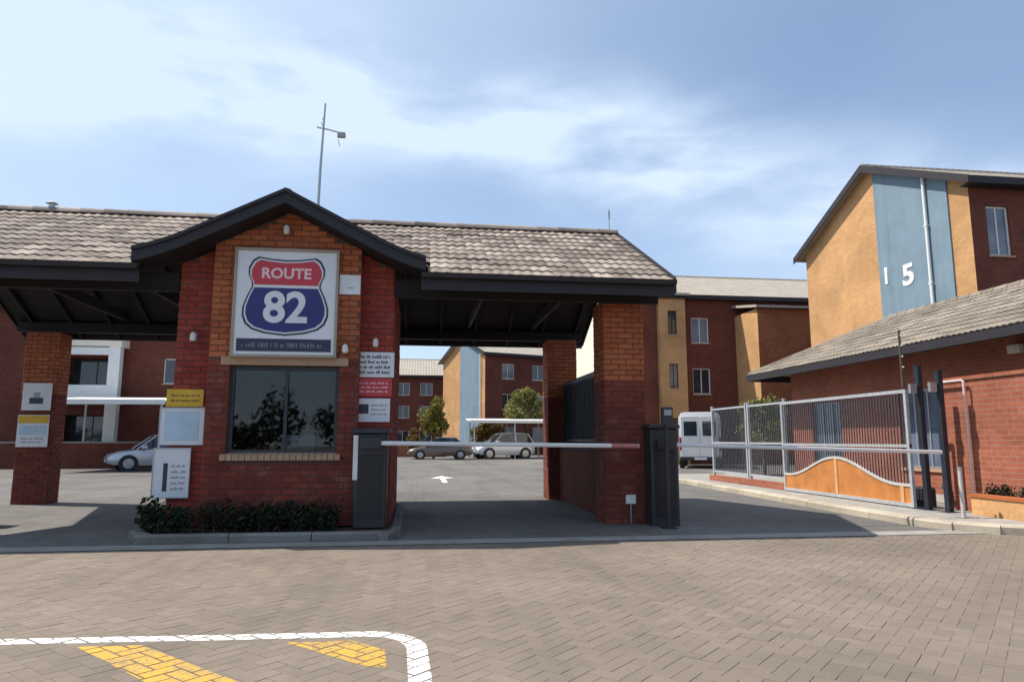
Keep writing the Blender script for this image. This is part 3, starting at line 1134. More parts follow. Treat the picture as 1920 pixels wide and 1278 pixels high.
# curved barge boards of the front gable
for s in (-1, 1):
    xs = [GE * k / 12 for k in range(13)]
    up_ = [(CX + s * d, GY - 0.045, gable_z(CX + s * d) + 0.015) for d in xs]
    lo_ = [(CX + s * d, GY - 0.045, gable_z(CX + s * d) - 0.145) for d in xs]
    mb = MB()
    rings = [[up_[i], lo_[i], (lo_[i][0], GY - 0.002, lo_[i][2]), (up_[i][0], GY - 0.002, up_[i][2])] for i in range(13)]
    mb.loft(rings, True, True)
    fix_normals(mb.build('barge_board', M['fascia'], gh))
    mb = MB()
    rings = [[(p[0], GY - 0.075, p[2] + 0.04), (p[0], GY - 0.075, p[2] - 0.012), (p[0], GY + 0.05, p[2] - 0.012), (p[0], GY + 0.05, p[2] + 0.04)] for p in up_]
    mb.loft(rings, True, True)
    fix_normals(mb.build('verge_cap', M['fascia'], gh))
    # soffit under the gable overhang
    mb = MB()
    rings = [[(q[0], GY, q[2] + 0.05), (q[0], WY, q[2] + 0.05), (q[0], WY, q[2] + 0.035), (q[0], GY, q[2] + 0.035)] for q in lo_]
    mb.loft(rings, True, True)
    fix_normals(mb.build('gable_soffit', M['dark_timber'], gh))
# beams, rafters, ties
for (y0, y1) in ((10.50, 10.72), (15.05, 15.25)):
    if y0 < 12:
        for (a, b) in ((GX0 + 0.1, WX0 - 0.01), (WX1 + 0.01, GX1 - 0.1)):
            MB().box(a, b, y0, y1, 3.425, 3.62).build('beam', M['dark_timber'], gh)
            MB().box(a, b, EY0 + 0.42, EY0 + 0.50, 3.30, 3.56).build('beam', M['dark_timber'], gh)
    else:
        MB().box(GX0 + 0.1, GX1 - 0.1, y0, y1, 3.425, 3.62).build('beam', M['dark_timber'], gh)
rx = GX0 + 0.35
rafter = None
while rx < GX1 - 0.1:
    for (ya, yb) in ((EY0 + 0.02, RY), (EY1 - 0.02, RY)):
        za, zb = main_z(ya) - 0.155, main_z(yb) - 0.155
        if ya < RY and WX0 - 0.4 < rx < WX1 + 0.4:
            continue
        fix_normals(MB().prism([(rx, ya, za), (rx, yb, zb), (rx, yb, zb - 0.13), (rx, ya, za - 0.10)], (0.05, 0, 0)).build('rafter', M['dark_timber'], gh))
    rx += 0.75
for x in (GX0 + 2.2, GX0 + 3.8, 1.0, 2.4):
    MB().box(x, x + 0.06, EY0 + 0.5, EY1 - 0.5, 3.65, 3.83).build('tie_beam', M['dark_timber'], gh)

# things inside the guard room
dk = empty('guard_desk', (-1.85, 10.75, 0.14), 0, 'dark desk behind the guard room window', 'desk')
MB().box(-0.75, 0.75, -0.28, 0.28, 0.72, 0.76).build('desk_top', M['interior'], dk)
for (x, y) in ((-0.7, -0.24), (0.66, -0.24), (-0.7, 0.2), (0.66, 0.2)):
    MB().box(x, x + 0.04, y, y + 0.04, 0, 0.72).build('leg', M['charcoal'], dk)
mo = empty('monitor', (-1.80, 10.85, 0.90), 0, 'small screen standing on the guard desk', 'monitor')
MB().box(-0.10, 0.10, -0.07, 0.07, 0, 0.015).build('foot', M['charcoal'], mo)
MB().box(-0.02, 0.02, -0.01, 0.01, 0.015, 0.14).build('stem', M['charcoal'], mo)
MB().box(-0.24, 0.24, -0.02, 0.02, 0.12, 0.42).build('casing', M['sign_grey'], mo)
MB().box(-0.225, 0.225, 0.0203, 0.023, 0.135, 0.405).build('screen', M['dark_glass'], mo)

# ------------------------------------------------------------------ route sign
sx0, sx1, sz0, sz1 = -2.54, -1.20, 2.405, 3.86
sy = BY - 0.065
rs = empty('route_sign', ((sx0 + sx1) / 2, sy, sz0), 0, 'large white board with red and blue ROUTE 82 shield', 'sign')
sw, sh = sx1 - sx0, sz1 - sz0
MB().box(-sw / 2, sw / 2, 0, 0.05, 0, sh).build('board', M['sign_white'], rs)
fr = MB()
t = 0.035
fr.box(-sw / 2 - 0.01, sw / 2 + 0.01, -0.02, 0.055, sh, sh + t).box(-sw / 2 - 0.01, sw / 2 + 0.01, -0.02, 0.055, -t, 0)
fr.box(-sw / 2 - t, -sw / 2 - 0.0005, -0.018, 0.053, -t, sh + t).box(sw / 2 + 0.0005, sw / 2 + t, -0.018, 0.053, -t, sh + t)
fr.build('frame', M['plaster'], rs)
K = sw / 1000.0


def spt(dx, y, yy):       # sign units, origin at the board's top centre, to local
    return (dx * K, yy, sh - (y - 65) * sh / 1100.0)


half = [(0, 160), (-150, 150), (-290, 128), (-345, 165), (-385, 245), (-385, 320), (-350, 400), (-345, 450), (-395, 560), (-430, 670), (-432, 760), (-400, 845), (-330, 905), (-200, 945), (0, 968)]


def outline(k, yy):
    pts = [spt(x * k, 555 + (y - 555) * k, yy) for x, y in half]
    return pts + [spt(-x * k, 555 + (y - 555) * k, yy) for x, y in half[::-1][1:-1]]


fix_normals(MB().prism(outline(1.0, -0.004), (0, 0.003, 0)).build('shield_edge', M['sign_navy'], rs))
fix_normals(MB().prism(outline(0.955, -0.008), (0, 0.003, 0)).build('shield_white', M['sign_white'], rs))
h2 = [p for p in half if p[1] < 425]
top_ = [spt(x * 0.915, 555 + (y - 555) * 0.915, -0.0125) for x, y in h2]
top_ = top_ + [spt(-330, 430, -0.0125), spt(330, 430, -0.0125)] + [(-p[0], p[1], p[2]) for p in top_[::-1][:-1]]
fix_normals(MB().prism(top_, (0, 0.004, 0)).build('shield_top', M['sign_red'], rs))
h3 = [(0, 462), (-318, 462)] + [(x * 0.915, 555 + (y - 555) * 0.915) for x, y in half if y > 500]
low_ = [spt(x, y, -0.0125) for x, y in h3]
low_ = low_ + [(-p[0], p[1], p[2]) for p in low_[::-1][1:-1]]
fix_normals(MB().prism(low_, (0, 0.004, 0)).build('shield_body', M['sign_blue'], rs))
put_text('lettering', 'ROUTE', 0.205, spt(0, 305, -0.016), (1, 0, 0), (0, 0, 1), rs, M['sign_pink'], 0.0025, 0.006, 1.02)
put_text('numerals', '82', 0.60, spt(0, 665, -0.016), (1, 0, 0), (0, 0, 1), rs, M['sign_white'], 0.0025, 0.016, 1.0)
a_, b_ = spt(-470, 1000, 0), spt(470, 1132, 0)
MB().box(a_[0], b_[0], -0.005, -0.001, b_[2], a_[2]).build('name_strip', M['sign_navy'], rs)
st = MB()
x = a_[0] + 0.07
while x < b_[0] - 0.10:
    w_ = random.choice((0.010, 0.014, 0.022))
    zc = (a_[2] + b_[2]) / 2
    st.box(x, x + w_, -0.008, -0.0052, zc - 0.032, zc + random.choice((0.010, 0.032, 0.032)))
    x += w_ + random.choice((0.010, 0.012, 0.016, 0.016, 0.04))
st.build('faded_print', M['faded_grey'], rs, kind='stuff')


def notice(name, x0, x1, z0, z1, y, back, label, bars=(), cat='sign', frame=None, grp=None):
    """flat notice board facing the forecourt; bars: (x0,x1,z0,z1,material) in fractions of its face"""
    e = empty(name, ((x0 + x1) / 2, y, z0), 0, label, cat, grp)
    w, h = x1 - x0, z1 - z0
    MB().box(-w / 2, w / 2, 0, 0.018, 0, h).build('board', back, e)
    if frame:
        f = MB()
        f.box(-w / 2 - 0.012, w / 2 + 0.012, -0.010, 0.019, h, h + 0.014).box(-w / 2 - 0.012, w / 2 + 0.012, -0.010, 0.019, -0.014, 0)
        f.box(-w / 2 - 0.012, -w / 2 - 0.0004, -0.009, 0.0185, 0, h).box(w / 2 + 0.0004, w / 2 + 0.012, -0.009, 0.0185, 0, h)
        f.build('frame', frame, e)
    by = {}
    for (a, b, c, d, m) in bars:
        by.setdefault(m, MB()).box(-w / 2 + a * w, -w / 2 + b * w, -0.0035, -0.0008, c * h, d * h)
    for m, mb in by.items():
        mb.build('print', M[m], e, kind='stuff')
    return e


def lines(x0, x1, z0, z1, k, m, seed=1, thick=0.5):
    r = random.Random(seed)
    out = []
    for i in range(k):
        zc = z1 - (z1 - z0) * (i + 0.5) / k
        hh = (z1 - z0) / k * thick / 2
        x = x0
        while x < x1 - 0.04:
            for _ in range(r.randint(3, 8)):
                w = r.uniform(0.014, 0.026)
                if x + w > x1:
                    break
                k2 = r.choice((0.6, 0.75, 1.0))
                out.append((x, x + w, zc - hh, zc - hh + 2 * hh * k2, m))
                x += w + 0.010
            x += 0.035
    return out


notice('small_notice', -1.155, -0.865, 3.28, 3.56, BY - 0.03, M['sign_white'], 'small white plate to the right of the shield board', lines(0.35, 0.75, 0.25, 0.42, 1, 'sign_grey', 3))
yw = WY - 0.04
notice('yellow_notice', -3.43, -2.95, 1.70, 1.935, yw, M['sign_yellow'], 'yellow notice above the pale blue notice on the gatehouse', lines(0.12, 0.9, 0.2, 0.8, 2, 'sign_navy', 5, 0.35))
notice('rules_notice', -3.49, -2.93, 1.19, 1.675, yw, M['sign_white'], 'white edged pale blue notice under the yellow one', [(0.1, 0.9, 0.1, 0.92, 'sign_pale_blue')], frame=M['steel'])
notice('tariff_notice', -3.53, -3.07, 0.49, 1.13, yw - 0.02, M['sign_white'], 'tall white notice with dark bars low beside the hedge', [(0.28, 0.40, 0.12, 0.70, 'sign_ink')] + lines(0.5, 0.92, 0.12, 0.70, 5, 'sign_grey', 8, 0.45), frame=M['steel'])
notice('warning_notice', -0.94, -0.375, 2.13, 2.49, yw, M['sign_white'], 'white and black warning notice, topmost on the right pier', lines(0.10, 0.92, 0.10, 0.92, 4, 'sign_ink', 11, 0.6))
notice('red_notice', -0.94, -0.40, 1.86, 2.115, yw, M['sign_red'], 'red notice in the middle of the right pier', lines(0.1, 0.9, 0.15, 0.85, 3, 'sign_pink', 13, 0.45))
notice('camera_notice', -0.90, -0.42, 1.50, 1.83, yw, M['sign_white'], 'white notice with black symbol, lowest on the right pier', [(0.1, 0.38, 0.35, 0.75, 'sign_ink')] + lines(0.45, 0.92, 0.25, 0.8, 3, 'sign_grey', 17, 0.5))
notice('figure_notice', -7.84, -7.30, 1.83, 2.37, 14.97, M['sign_white'], 'white square notice with a black mark on the left column', [(0.25, 0.72, 0.24, 0.46, 'sign_ink'), (0.38, 0.6, 0.46, 0.66, 'sign_grey')])
notice('speed_notice', -7.88, -7.30, 1.11, 1.74, 14.97, M['sign_white'], 'yellow topped white notice low on the left column', [(0.02, 0.98, 0.74, 0.98, 'sign_yellow'), (0.08, 0.92, 0.38, 0.66, 'sign_pale_blue')] + lines(0.15, 0.85, 0.1, 0.32, 2, 'sign_grey', 19))


def wall_lamp(x, y, z, label):
    e = empty('wall_lamp', (x, y, z), 0, label, 'lamp', 'small wall lamps on the gatehouse')
    MB().box(-0.035, 0.035, -0.012, 0, -0.05, 0.05).build('back_plate', M['steel'], e)
    MB().tube([(0, -0.012, 0), (0, -0.055, 0.01)], 0.014, 8).build('arm', M['steel'], e)
    mb = MB()
    rings = []
    for (z_, r) in ((-0.065, 0.028), (-0.05, 0.042), (0.03, 0.042), (0.06, 0.020)):
        rings.append([(r * cos(2 * pi * k / 12), -0.085 + r * sin(2 * pi * k / 12), z_) for k in range(12)])
    mb.loft(rings, True, True).build('lamp_glass', M['lamp_glass'], e, smooth=True)


wall_lamp(-3.12, WY - 0.012, 2.66, 'small pale wall lamp above the yellow notice')
wall_lamp(-1.04, BY - 0.012, 2.50, 'small pale wall lamp under the lower right of the shield board')
wall_lamp(-0.64, WY - 0.012, 2.62, 'small pale wall lamp above the black warning notice')
wall_lamp(-1.90, BY - 0.012, 4.17, 'small pale wall lamp high in the front gable')

# ------------------------------------------------------------------ booms
def boom(loc, cx0, cx1, cy0, cy1, h, ax0, ax1, ay, az0, az1, label, strip=False, band=True):
    e = empty('boom_barrier', loc, 0, label, 'barrier', 'boom barriers at the gatehouse lanes')
    X0, Y0, Z0 = loc
    mb = MB().cbox(cx0 - X0, cx1 - X0, cy0 - Y0, cy1 - Y0, 0, h, 0.02)
    mb.build('cabinet', M['charcoal'], e)
    MB().cbox(cx0 - X0 - 0.03, cx1 - X0 + 0.03, cy0 - Y0 - 0.03, cy1 - Y0 + 0.03, h + 0.001, h + 0.06, 0.02).build('cap', M['charcoal'], e)
    MB().box(cx0 - X0 + 0.05, cx1 - X0 - 0.05, cy0 - Y0 - 0.008, cy0 - Y0 - 0.001, 0.12, h - 0.28).build('door', M['black'], e)
    xa = (cx0 + cx1) / 2 - X0
    MB().tube([(xa, ay - Y0 + 0.05, az0 - Z0), (xa, cy0 - Y0 + 0.02, az0 - Z0)], 0.05, 12).build('pivot', M['steel'], e, smooth=True)
    r = 0.038
    arm = MB()
    L_ = ax1 - ax0
    N = 1
    r = 0.030
    ring = lambda x, z: [(x, ay - Y0 + 0.022 * cos(2 * pi * k / 10), z + r * sin(2 * pi * k / 10)) for k in range(10)]
    zat = lambda x: az0 - Z0 + (az1 - az0) * (x - ax0) / L_
    cuts = [ax0 + L_ * k / 9 for k in range(10)]
    arm_o = arm.loft([ring(ax0 - X0, zat(ax0)), ring(ax1 - X0, zat(ax1))], True, True).build('boom_arm', M['white_paint'], e, smooth=True)
    for k in ((8,) if band else ()):
        a, b = cuts[k], cuts[k + 1] - 0.01
        rg = lambda x, z: [(x, ay - Y0 + 0.0245 * cos(2 * pi * q / 10), z + (r + 0.0025) * sin(2 * pi * q / 10)) for q in range(10)]
        MB().loft([rg(a - X0, zat(a)), rg(b - X0, zat(b))], True, True).build('reflective_band', M['faded_red'], arm_o, smooth=True)
    MB().obox((xa - 0.14, ay - Y0 - 0.035, az0 - Z0 - 0.07), (0.28, 0, 0), (0, 0.07, 0), (0, 0, 0.14)).build('clamp', M['charcoal'], e)
    if strip:
        MB().box(cx0 - X0 - 0.012, cx0 - X0 + 0.05, cy0 - Y0 - 0.014, cy0 - Y0 - 0.004, h - 0.62, h - 0.03).build('edge_strip', M['white_paint'], e)
    return e


boom((-0.62, 9.80, 0.10), -0.86, -0.42, 9.60, 9.92, 1.24, -0.52, 3.05, 9.50, 1.205, 1.165, 'charcoal boom barrier on the island closing the middle lane', True)
boom((3.66, 10.2, 0.0), 3.41, 3.83, 10.04, 10.39, 1.42, 3.62, 8.05, 9.94, 1.18, 1.06, 'charcoal boom barrier beside the front column closing the right lane', band=False)
boom((-6.8, 11.5, 0.0), -6.98, -6.60, 11.32, 11.68, 1.18, -6.9, -10.3, 11.20, 1.05, 1.04, 'boom barrier at the left edge of the picture', band=False)

# card reader post by the right lane
e = empty('card_reader', (3.56, 9.80, 0.0), 0, 'dark card reader post standing before the right boom cabinet', 'card reader')
MB().tube([(0, 0, 0), (0, 0, 1.45), (0.0, -0.03, 1.55)], 0.03, 10).build('post', M['charcoal'], e, smooth=True)
MB().box(-0.1, 0.1, -0.1, 0.1, 0, 0.015).build('base_plate', M['charcoal'], e)
MB().cbox(-0.08, 0.08, -0.10, -0.02, 1.46, 1.72, 0.012).build('housing', M['charcoal'], e)
MB().box(-0.055, 0.055, -0.104, -0.1005, 1.60, 1.68).build('keypad', M['sign_grey'], e)
e = empty('junction_box', (3.18, 10.39, 0.30), 0, 'small white box low on the front column', 'junction box')
MB().cbox(-0.075, 0.075, -0.06, -0.002, 0, 0.13, 0.008).build('casing', M['white_paint'], e)
MB().tube([(0, -0.03, 0), (0, -0.03, -0.29)], 0.012, 8).build('conduit', M['steel'], e)

# ------------------------------------------------------------------ pedestrian fence between right columns
pf = empty('pedestrian_fence', (3.08, 12.9, 0), 0, 'dark steel fence on a low brick wall between the right columns', 'fence')
MB().box(-0.11, 0.11, -1.86, 1.84, 0, 1.05).build('low_wall', M['wall_brown'], pf)
MB().box(-0.13, 0.13, -1.86, 1.84, 1.05, 1.10).build('coping', M['dark_timber'], pf)
for z in (1.22, 2.38):
    MB().box(-0.02, 0.02, -1.86, 1.84, z, z + 0.04).build('rail', M['dark_steel'], pf)
bm_ = MB().box(-0.012, 0.012, -0.012, 0.012, 1.10, 2.46)
fb = None
for k in range(30):
    y = -1.80 + k * 0.124
    if fb is None:
        fb = bm_.build('bar', M['dark_steel'], pf)
        fb.location = (0, y, 0)
    else:
        inst(fb, 'bar', pf, (0, y, 0))
MB().box(0.02, 0.03, -1.84, 1.82, 1.14, 2.36).build('back_sheet', M['dark_steel'], pf)

# ------------------------------------------------------------------ hedge
def leaf_cloud(mb, c, rx_, ry_, rz_, n, size, rng, shell=0.35):
    for _ in range(n):
        while True:
            p = Vector((rng.uniform(-1, 1), rng.uniform(-1, 1), rng.uniform(-1, 1)))
            if shell < p.length <= 1:
                break
        q = Vector((c[0] + p.x * rx_, c[1] + p.y * ry_, c[2] + p.z * rz_))
        d = Vector((rng.gauss(0, 1), rng.gauss(0, 1), rng.gauss(0.3, 1))).normalized()
        t_ = d.orthogonal().normalized()
        b2 = d.cross(t_)
        s = size * rng.uniform(0.6, 1.3)
        mb.poly([q - t_ * s * 0.5, q - b2 * s * 0.28, q + t_ * s * 0.6, q + b2 * s * 0.28])


rng = random.Random(5)
hd = empty('hedge', (-2.15, 9.58, 0.08), 0, 'low dark green hedge in front of the guard room', 'hedge')
mb = MB()
for k in range(26):
    x = -1.27 + 2.30 * k / 25
    leaf_cloud(mb, (x + rng.uniform(-.04, .04), rng.uniform(-0.08, 0.08), 0.17 + rng.uniform(-0.04, 0.08)), 0.16, 0.17, 0.17 + rng.uniform(-0.04, 0.08), 190, 0.055 * rng.choice((0.7, 1.0, 1.25)), rng, 0.2)
mb.build('foliage', M['leaf_dark'], hd, kind='stuff')
stm = MB()
for k in range(18):
    x = -1.25 + 2.3 * k / 17
    stm.tube([(x, 0, -0.01), (x + rng.uniform(-.05, .05), rng.uniform(-.04, .04), 0.28)], [0.012, 0.006], 5)
stm.build('stem', M['bark'], hd)

# ------------------------------------------------------------------ antennas
an = empty('antenna_mast', (-1.69, 11.05, 4.30), 0, 'thin grey antenna mast above the front gable', 'antenna')
MB().tube([(0, 0, 0), (0.02, 0, 1.3), (0.06, 0, 2.42)], [0.026, 0.022, 0.014], 8).build('mast', M['steel'], an, smooth=True)
MB().tube([(-0.06, 0, 2.0), (0.12, 0, 1.97), (0.38, 0, 1.91)], 0.012, 6).build('cross_arm', M['steel'], an)
MB().cbox(0.27, 0.40, -0.04, 0.04, 1.85, 1.93, 0.01).build('transmitter', M['sign_grey'], an)
for (x, z, w) in ((0.03, 2.03, 0.13), (0.04, 2.12, 0.10), (0.30, 1.75, 0.12)):
    MB().tube([(x, -w, z), (x, w, z)], 0.006, 5).build('element', M['steel'], an)
fi = empty('whip_antenna', (3.55, 12.55, 5.2), 0, 'short whip antenna on the right end of the ridge', 'antenna')
MB().tube([(0, 0, 0), (0, 0, 0.46)], [0.010, 0.006], 6).build('rod', M['sign_grey'], fi)
MB().tube([(0, 0, 0.26), (0, 0, 0.42)], 0.018, 8).build('coil', M['sign_grey'], fi)
MB().box(-0.04, 0.04, -0.06, 0.06, -0.03, 0.02).build('bracket', M['steel'], fi)
rv = empty('roof_vent', (-6.4, 12.55, 5.22), 0, 'small vent cowl on the left part of the ridge', 'vent')
MB().tube([(0, 0, -0.05), (0, 0, 0.09)], 0.05, 10).build('pipe', M['steel'], rv)
MB().tube([(0, 0, 0.09), (0, 0, 0.13)], [0.10, 0.03], 10).build('cowl', M['steel'], rv)

# ------------------------------------------------------------------ sliding gate and fence, along x = 8.4
GXP = 8.40
sg = empty('sliding_gate', (GXP, 13.2, 0.09), 0, 'silver sliding gate with an orange bell shaped lower panel', 'gate')
L0, L1 = -2.12, 2.15                       # along y
def rail(y0, y1, z, hgt=0.05, d=0.025, name='rail', mat='galv', par=None):
    return MB().box(-d, d, y0, y1, z, z + hgt).build(name, M[mat], par or sg)


rail(L0, L1, 1.97, 0.06)
rail(L0, L1, 0.02, 0.06, 0.03)
rail(L0, L1, 1.03, 0.05, 0.022)
for y in (L0, L1 - 0.06):
    MB().box(-0.027, 0.027, y, y + 0.06, 0.08, 1.97).build('stile', M['galv'], sg)


def bell(y):
    t = (y - 0.10) / 2.0
    return 0.36 + 0.42 * (0.5 + 0.5 * cos(pi * min(1, abs(t) * 1.05))) ** 1.1


ys = [L0 + 0.06 + (L1 - L0 - 0.12) * k / 32 for k in range(33)]
pan = MB()
rings = [[(-0.008, y, 0.08), (-0.008, y, bell(y)), (0.008, y, bell(y)), (0.008, y, 0.08)] for y in ys]
fix_normals(pan.loft(rings, True, True).build('lower_panel', M['rust_panel'], sg))
crv = MB()
rings = [[(-0.024, y, bell(y) + 0.001), (-0.024, y, bell(y) + 0.05), (0.024, y, bell(y) + 0.05), (0.024, y, bell(y) + 0.001)] for y in ys]
fix_normals(crv.loft(rings, True, True).build('curved_rail', M['gate_pale'], sg))
for y in (0.10, L0 + 0.28):
    MB().box(-0.022, -0.0085, y - 0.045, y + 0.045, 0.085, bell(y) - 0.002).build('rib', M['rust_rib'], sg)
nbar = 50
for k in range(1, nbar):
    y = L0 + 0.06 + (L1 - L0 - 0.12) * k / nbar
    zb = bell(y) + 0.05
    mbx = MB()
    if zb < 1.02:
        mbx.box(-0.009, 0.009, y - 0.009, y + 0.009, zb, 1.03)
        mbx.box(-0.009, 0.009, y - 0.009, y + 0.009, 1.08, 1.97)
    mbx.build('bar', M['gate_bar'], sg)
for y in (L0 + 0.5, L1 - 0.5):
    w_ = MB().tube([(-0.018, y, -0.025), (0.018, y, -0.025)], 0.05, 14)
    w_.build('wheel', M['charcoal'], sg, smooth=True)
tr = MB().box(GXP - 0.03, GXP + 0.03, 9.6, 19.6, 0.085, 0.092).build('gate_track', M['steel'])
tag(tr, 'steel ground track under the sliding gate', 'track')
pl = MB().box(GXP + 0.06, GXP + 0.24, 15.42, 19.75, 0.06, 0.24).build('fence_plinth', M['wall_red'])
tag(pl, 'low brick plinth under the fixed fence panels', 'plinth')
gv_bar = MB().box(-0.009, 0.009, -0.009, 0.009, 0.14, 1.93)
gb = None
for i, (ya, yb, lab) in enumerate(((15.45, 17.35, 'fixed grey fence panel next to the sliding gate'), (17.42, 19.62, 'fixed grey fence panel farthest from the sliding gate'))):
    fp = empty('boundary_fence', (GXP + 0.15, ya, 0.24), 0, lab, 'fence', 'fixed fence panels beyond the gate')
    w_ = yb - ya
    MB().box(-0.03, 0.03, 0, 0.06, -0.02, 1.98).build('post', M['galv'], fp)
    MB().box(-0.03, 0.03, w_ - 0.06, w_, -0.02, 1.98).build('post', M['galv'], fp)
    for z in (0.09, 0.90, 1.86):
        MB().box(-0.02, 0.02, 0.06, w_ - 0.06, z, z + 0.045).build('rail', M['galv'], fp)
    n_ = int((w_ - 0.12) / 0.085)
    for k in range(1, n_):
        y = 0.06 + (w_ - 0.12) * k / n_
        if gb is None:
            gb = gv_bar.build('bar', M['gate_bar'], fp)
            gb.location = (0.0, y, 0)
        else:
            inst(gb, 'bar', fp, (0.0, y, 0))
# gate guide posts
for (x, y, h, lab) in ((8.52, 10.92, 2.42, 'tall dark steel guide post at the end of the sliding gate'), (8.60, 10.55, 2.30, 'dark steel guide post next to the brick wall end')):
    gp = empty('guide_post', (x, y, 0.08), 0, lab, 'post', 'gate guide posts')
    MB().box(-0.04, 0.04, -0.05, 0.05, 0, h).build('post', M['dark_steel'], gp)
    MB().box(-0.045, 0.045, -0.055, 0.055, h, h + 0.02).build('cap', M['dark_steel'], gp)
    MB().box(-0.12, 0.12, -0.12, 0.12, 0, 0.012).build('base_plate', M['dark_steel'], gp)
    MB().obox((-0.18, -0.03, 1.96), (0.12, 0, 0), (0, 0.06, 0), (0, 0, 0.16)).build('roller_bracket', M['steel'], gp)
# electric fence pole
ep = empty('fence_pole', (8.85, 11.75, 0.08), 0, 'thin olive pole rising behind the gate post', 'pole')
MB().tube([(0, 0, 0), (0, 0, 3.2)], 0.022, 8).build('pole', M['bark'], ep)
for z in (2.5, 2.7, 2.9, 3.1):
    MB().tube([(0, -0.03, z), (0, -0.07, z)], 0.012, 6).build('insulator', M['white_paint'], ep)
# gate motor
gm_ = empty('gate_motor', (8.72, 11.25, 0.085), 0, 'dark sliding gate motor box behind the guide post', 'gate motor')
MB().cbox(-0.12, 0.12, -0.15, 0.15, 0, 0.36, 0.03).build('cover', M['charcoal'], gm_)
MB().box(-0.16, 0.16, -0.19, 0.19, -0.0, 0.02).build('base_plate', M['steel'], gm_)

# ------------------------------------------------------------------ right brick wall with pipe frame
bw = empty('boundary_wall', (9.02, 10.98, 0.0), 0, 'red brick boundary wall running out at the right edge', 'wall')
MB().box(0, 0.24, -9, 0, 0, 2.24).build('brickwork', M['wall_red'], bw)
MB().box(-0.03, 0.27, -9.02, 0.02, 2.24, 2.30).build('coping', M['wall_red'], bw)
pw = empty('planter_wall', (8.66, 10.15, 0.0), 0, 'low orange brick planter wall at the foot of the boundary wall', 'wall')
MB().box(0, 0.11, -9, 0, 0.05, 0.36).build('brickwork', M['wall_gold'], pw)
MB().box(-0.02, 0.13, -9.0, 0.02, 0.36, 0.41).build('coping', M['brick_orange'], pw)
MB().box(0.11, 0.355, -8.98, -0.02, 0.05, 0.33).build('soil', M['soil'], pw)
pp = empty('pipe_frame', (8.93, 10.4, 0.08), 0, 'pale pink pipe frame standing against the boundary wall', 'frame')
MB().tube([(0, 0.62, 0.4), (0, 0.62, 2.12), (0, 0.60, 2.15), (0, 0.03, 2.15), (0, 0, 2.12), (0, 0, 0.28), (0, 0, -0.03)], 0.022, 8).build('pipe', M['pink_pipe'], pp, smooth=True)
MB().box(-0.04, 0.04, 0.58, 0.66, 0.34, 0.42).build('foot', M['steel'], pp)
sp = empty('stub_post', (8.20, 9.78, 0.08), 0, 'short pale steel post standing before the planter wall', 'post')
MB().tube([(0, 0, 0), (0, 0, 0.72)], 0.03, 10).build('post', M['gate_pale'], sp, smooth=True)
MB().tube([(0, 0, 0.72), (0, 0, 0.76)], 0.036, 10).build('cap', M['steel'], sp)
MB().box(-0.08, 0.08, -0.08, 0.08, 0, 0.012).build('base_plate', M['steel'], sp)

rng = random.Random(9)
for k, yy in enumerate((9.85, 9.2, 8.5)):
    pb = empty('planter_shrub', (8.9, yy, 0.33), 0, ('low dusty shrub at the far end of the orange planter', 'low dusty shrub in the middle of the orange planter', 'low dusty shrub at the near end of the orange planter')[k], 'shrub', 'shrubs in the orange planter')
    mb = MB()
    for j in range(7):
        leaf_cloud(mb, (rng.uniform(-.03, .03), -0.22 + 0.075 * j, 0.10 + rng.uniform(-.02, .05)), 0.08, 0.09, 0.11, 70, 0.045, rng, 0.1)
    mb.build('foliage', M['leaf_dark'], pb, kind='stuff')
    st_ = MB()
    for j in range(5):
        st_.tube([(0, -0.18 + 0.09 * j, -0.01), (rng.uniform(-.03, .03), -0.18 + 0.09 * j, 0.16)], [0.008, 0.004], 5)
    st_.build('stem', M['bark'], pb)

# ------------------------------------------------------------------ windows for buildings
def wall_holes(mb, o, u, W_, z0, z1, holes, depth=0.14, nrm=None):
    """front face of a wall with recessed openings. u horizontal, outward normal nrm"""
    o, u, nrm = Vector(o), Vector(u), Vector(nrm)
    xs = sorted(set([0, W_] + [h for q in holes for h in q[:2]]))
    zs = sorted(set([z0, z1] + [h for q in holes for h in q[2:4]]))
    P = lambda x, z, d=0: o + u * x + Vector((0, 0, z)) - nrm * d
    for i in range(len(xs) - 1):
        for j in range(len(zs) - 1):
            cx_, cz = (xs[i] + xs[i + 1]) / 2, (zs[j] + zs[j + 1]) / 2
            if any(h[0] < cx_ < h[1] and h[2] < cz < h[3] for h in holes):
                continue
            mb.poly([P(xs[i], zs[j]), P(xs[i + 1], zs[j]), P(xs[i + 1], zs[j + 1]), P(xs[i], zs[j + 1])])
    for h in holes:
        a, b, c, d = h[:4]
        dd = h[4] if len(h) > 4 else depth
        mb.poly([P(a, c), P(b, c), P(b, c, dd), P(a, c, dd)])
        mb.poly([P(a, d, dd), P(b, d, dd), P(b, d), P(a, d)])
        mb.poly([P(a, c), P(a, c, dd), P(a, d, dd), P(a, d)])
        mb.poly([P(b, c, dd), P(b, c), P(b, d), P(b, d, dd)])


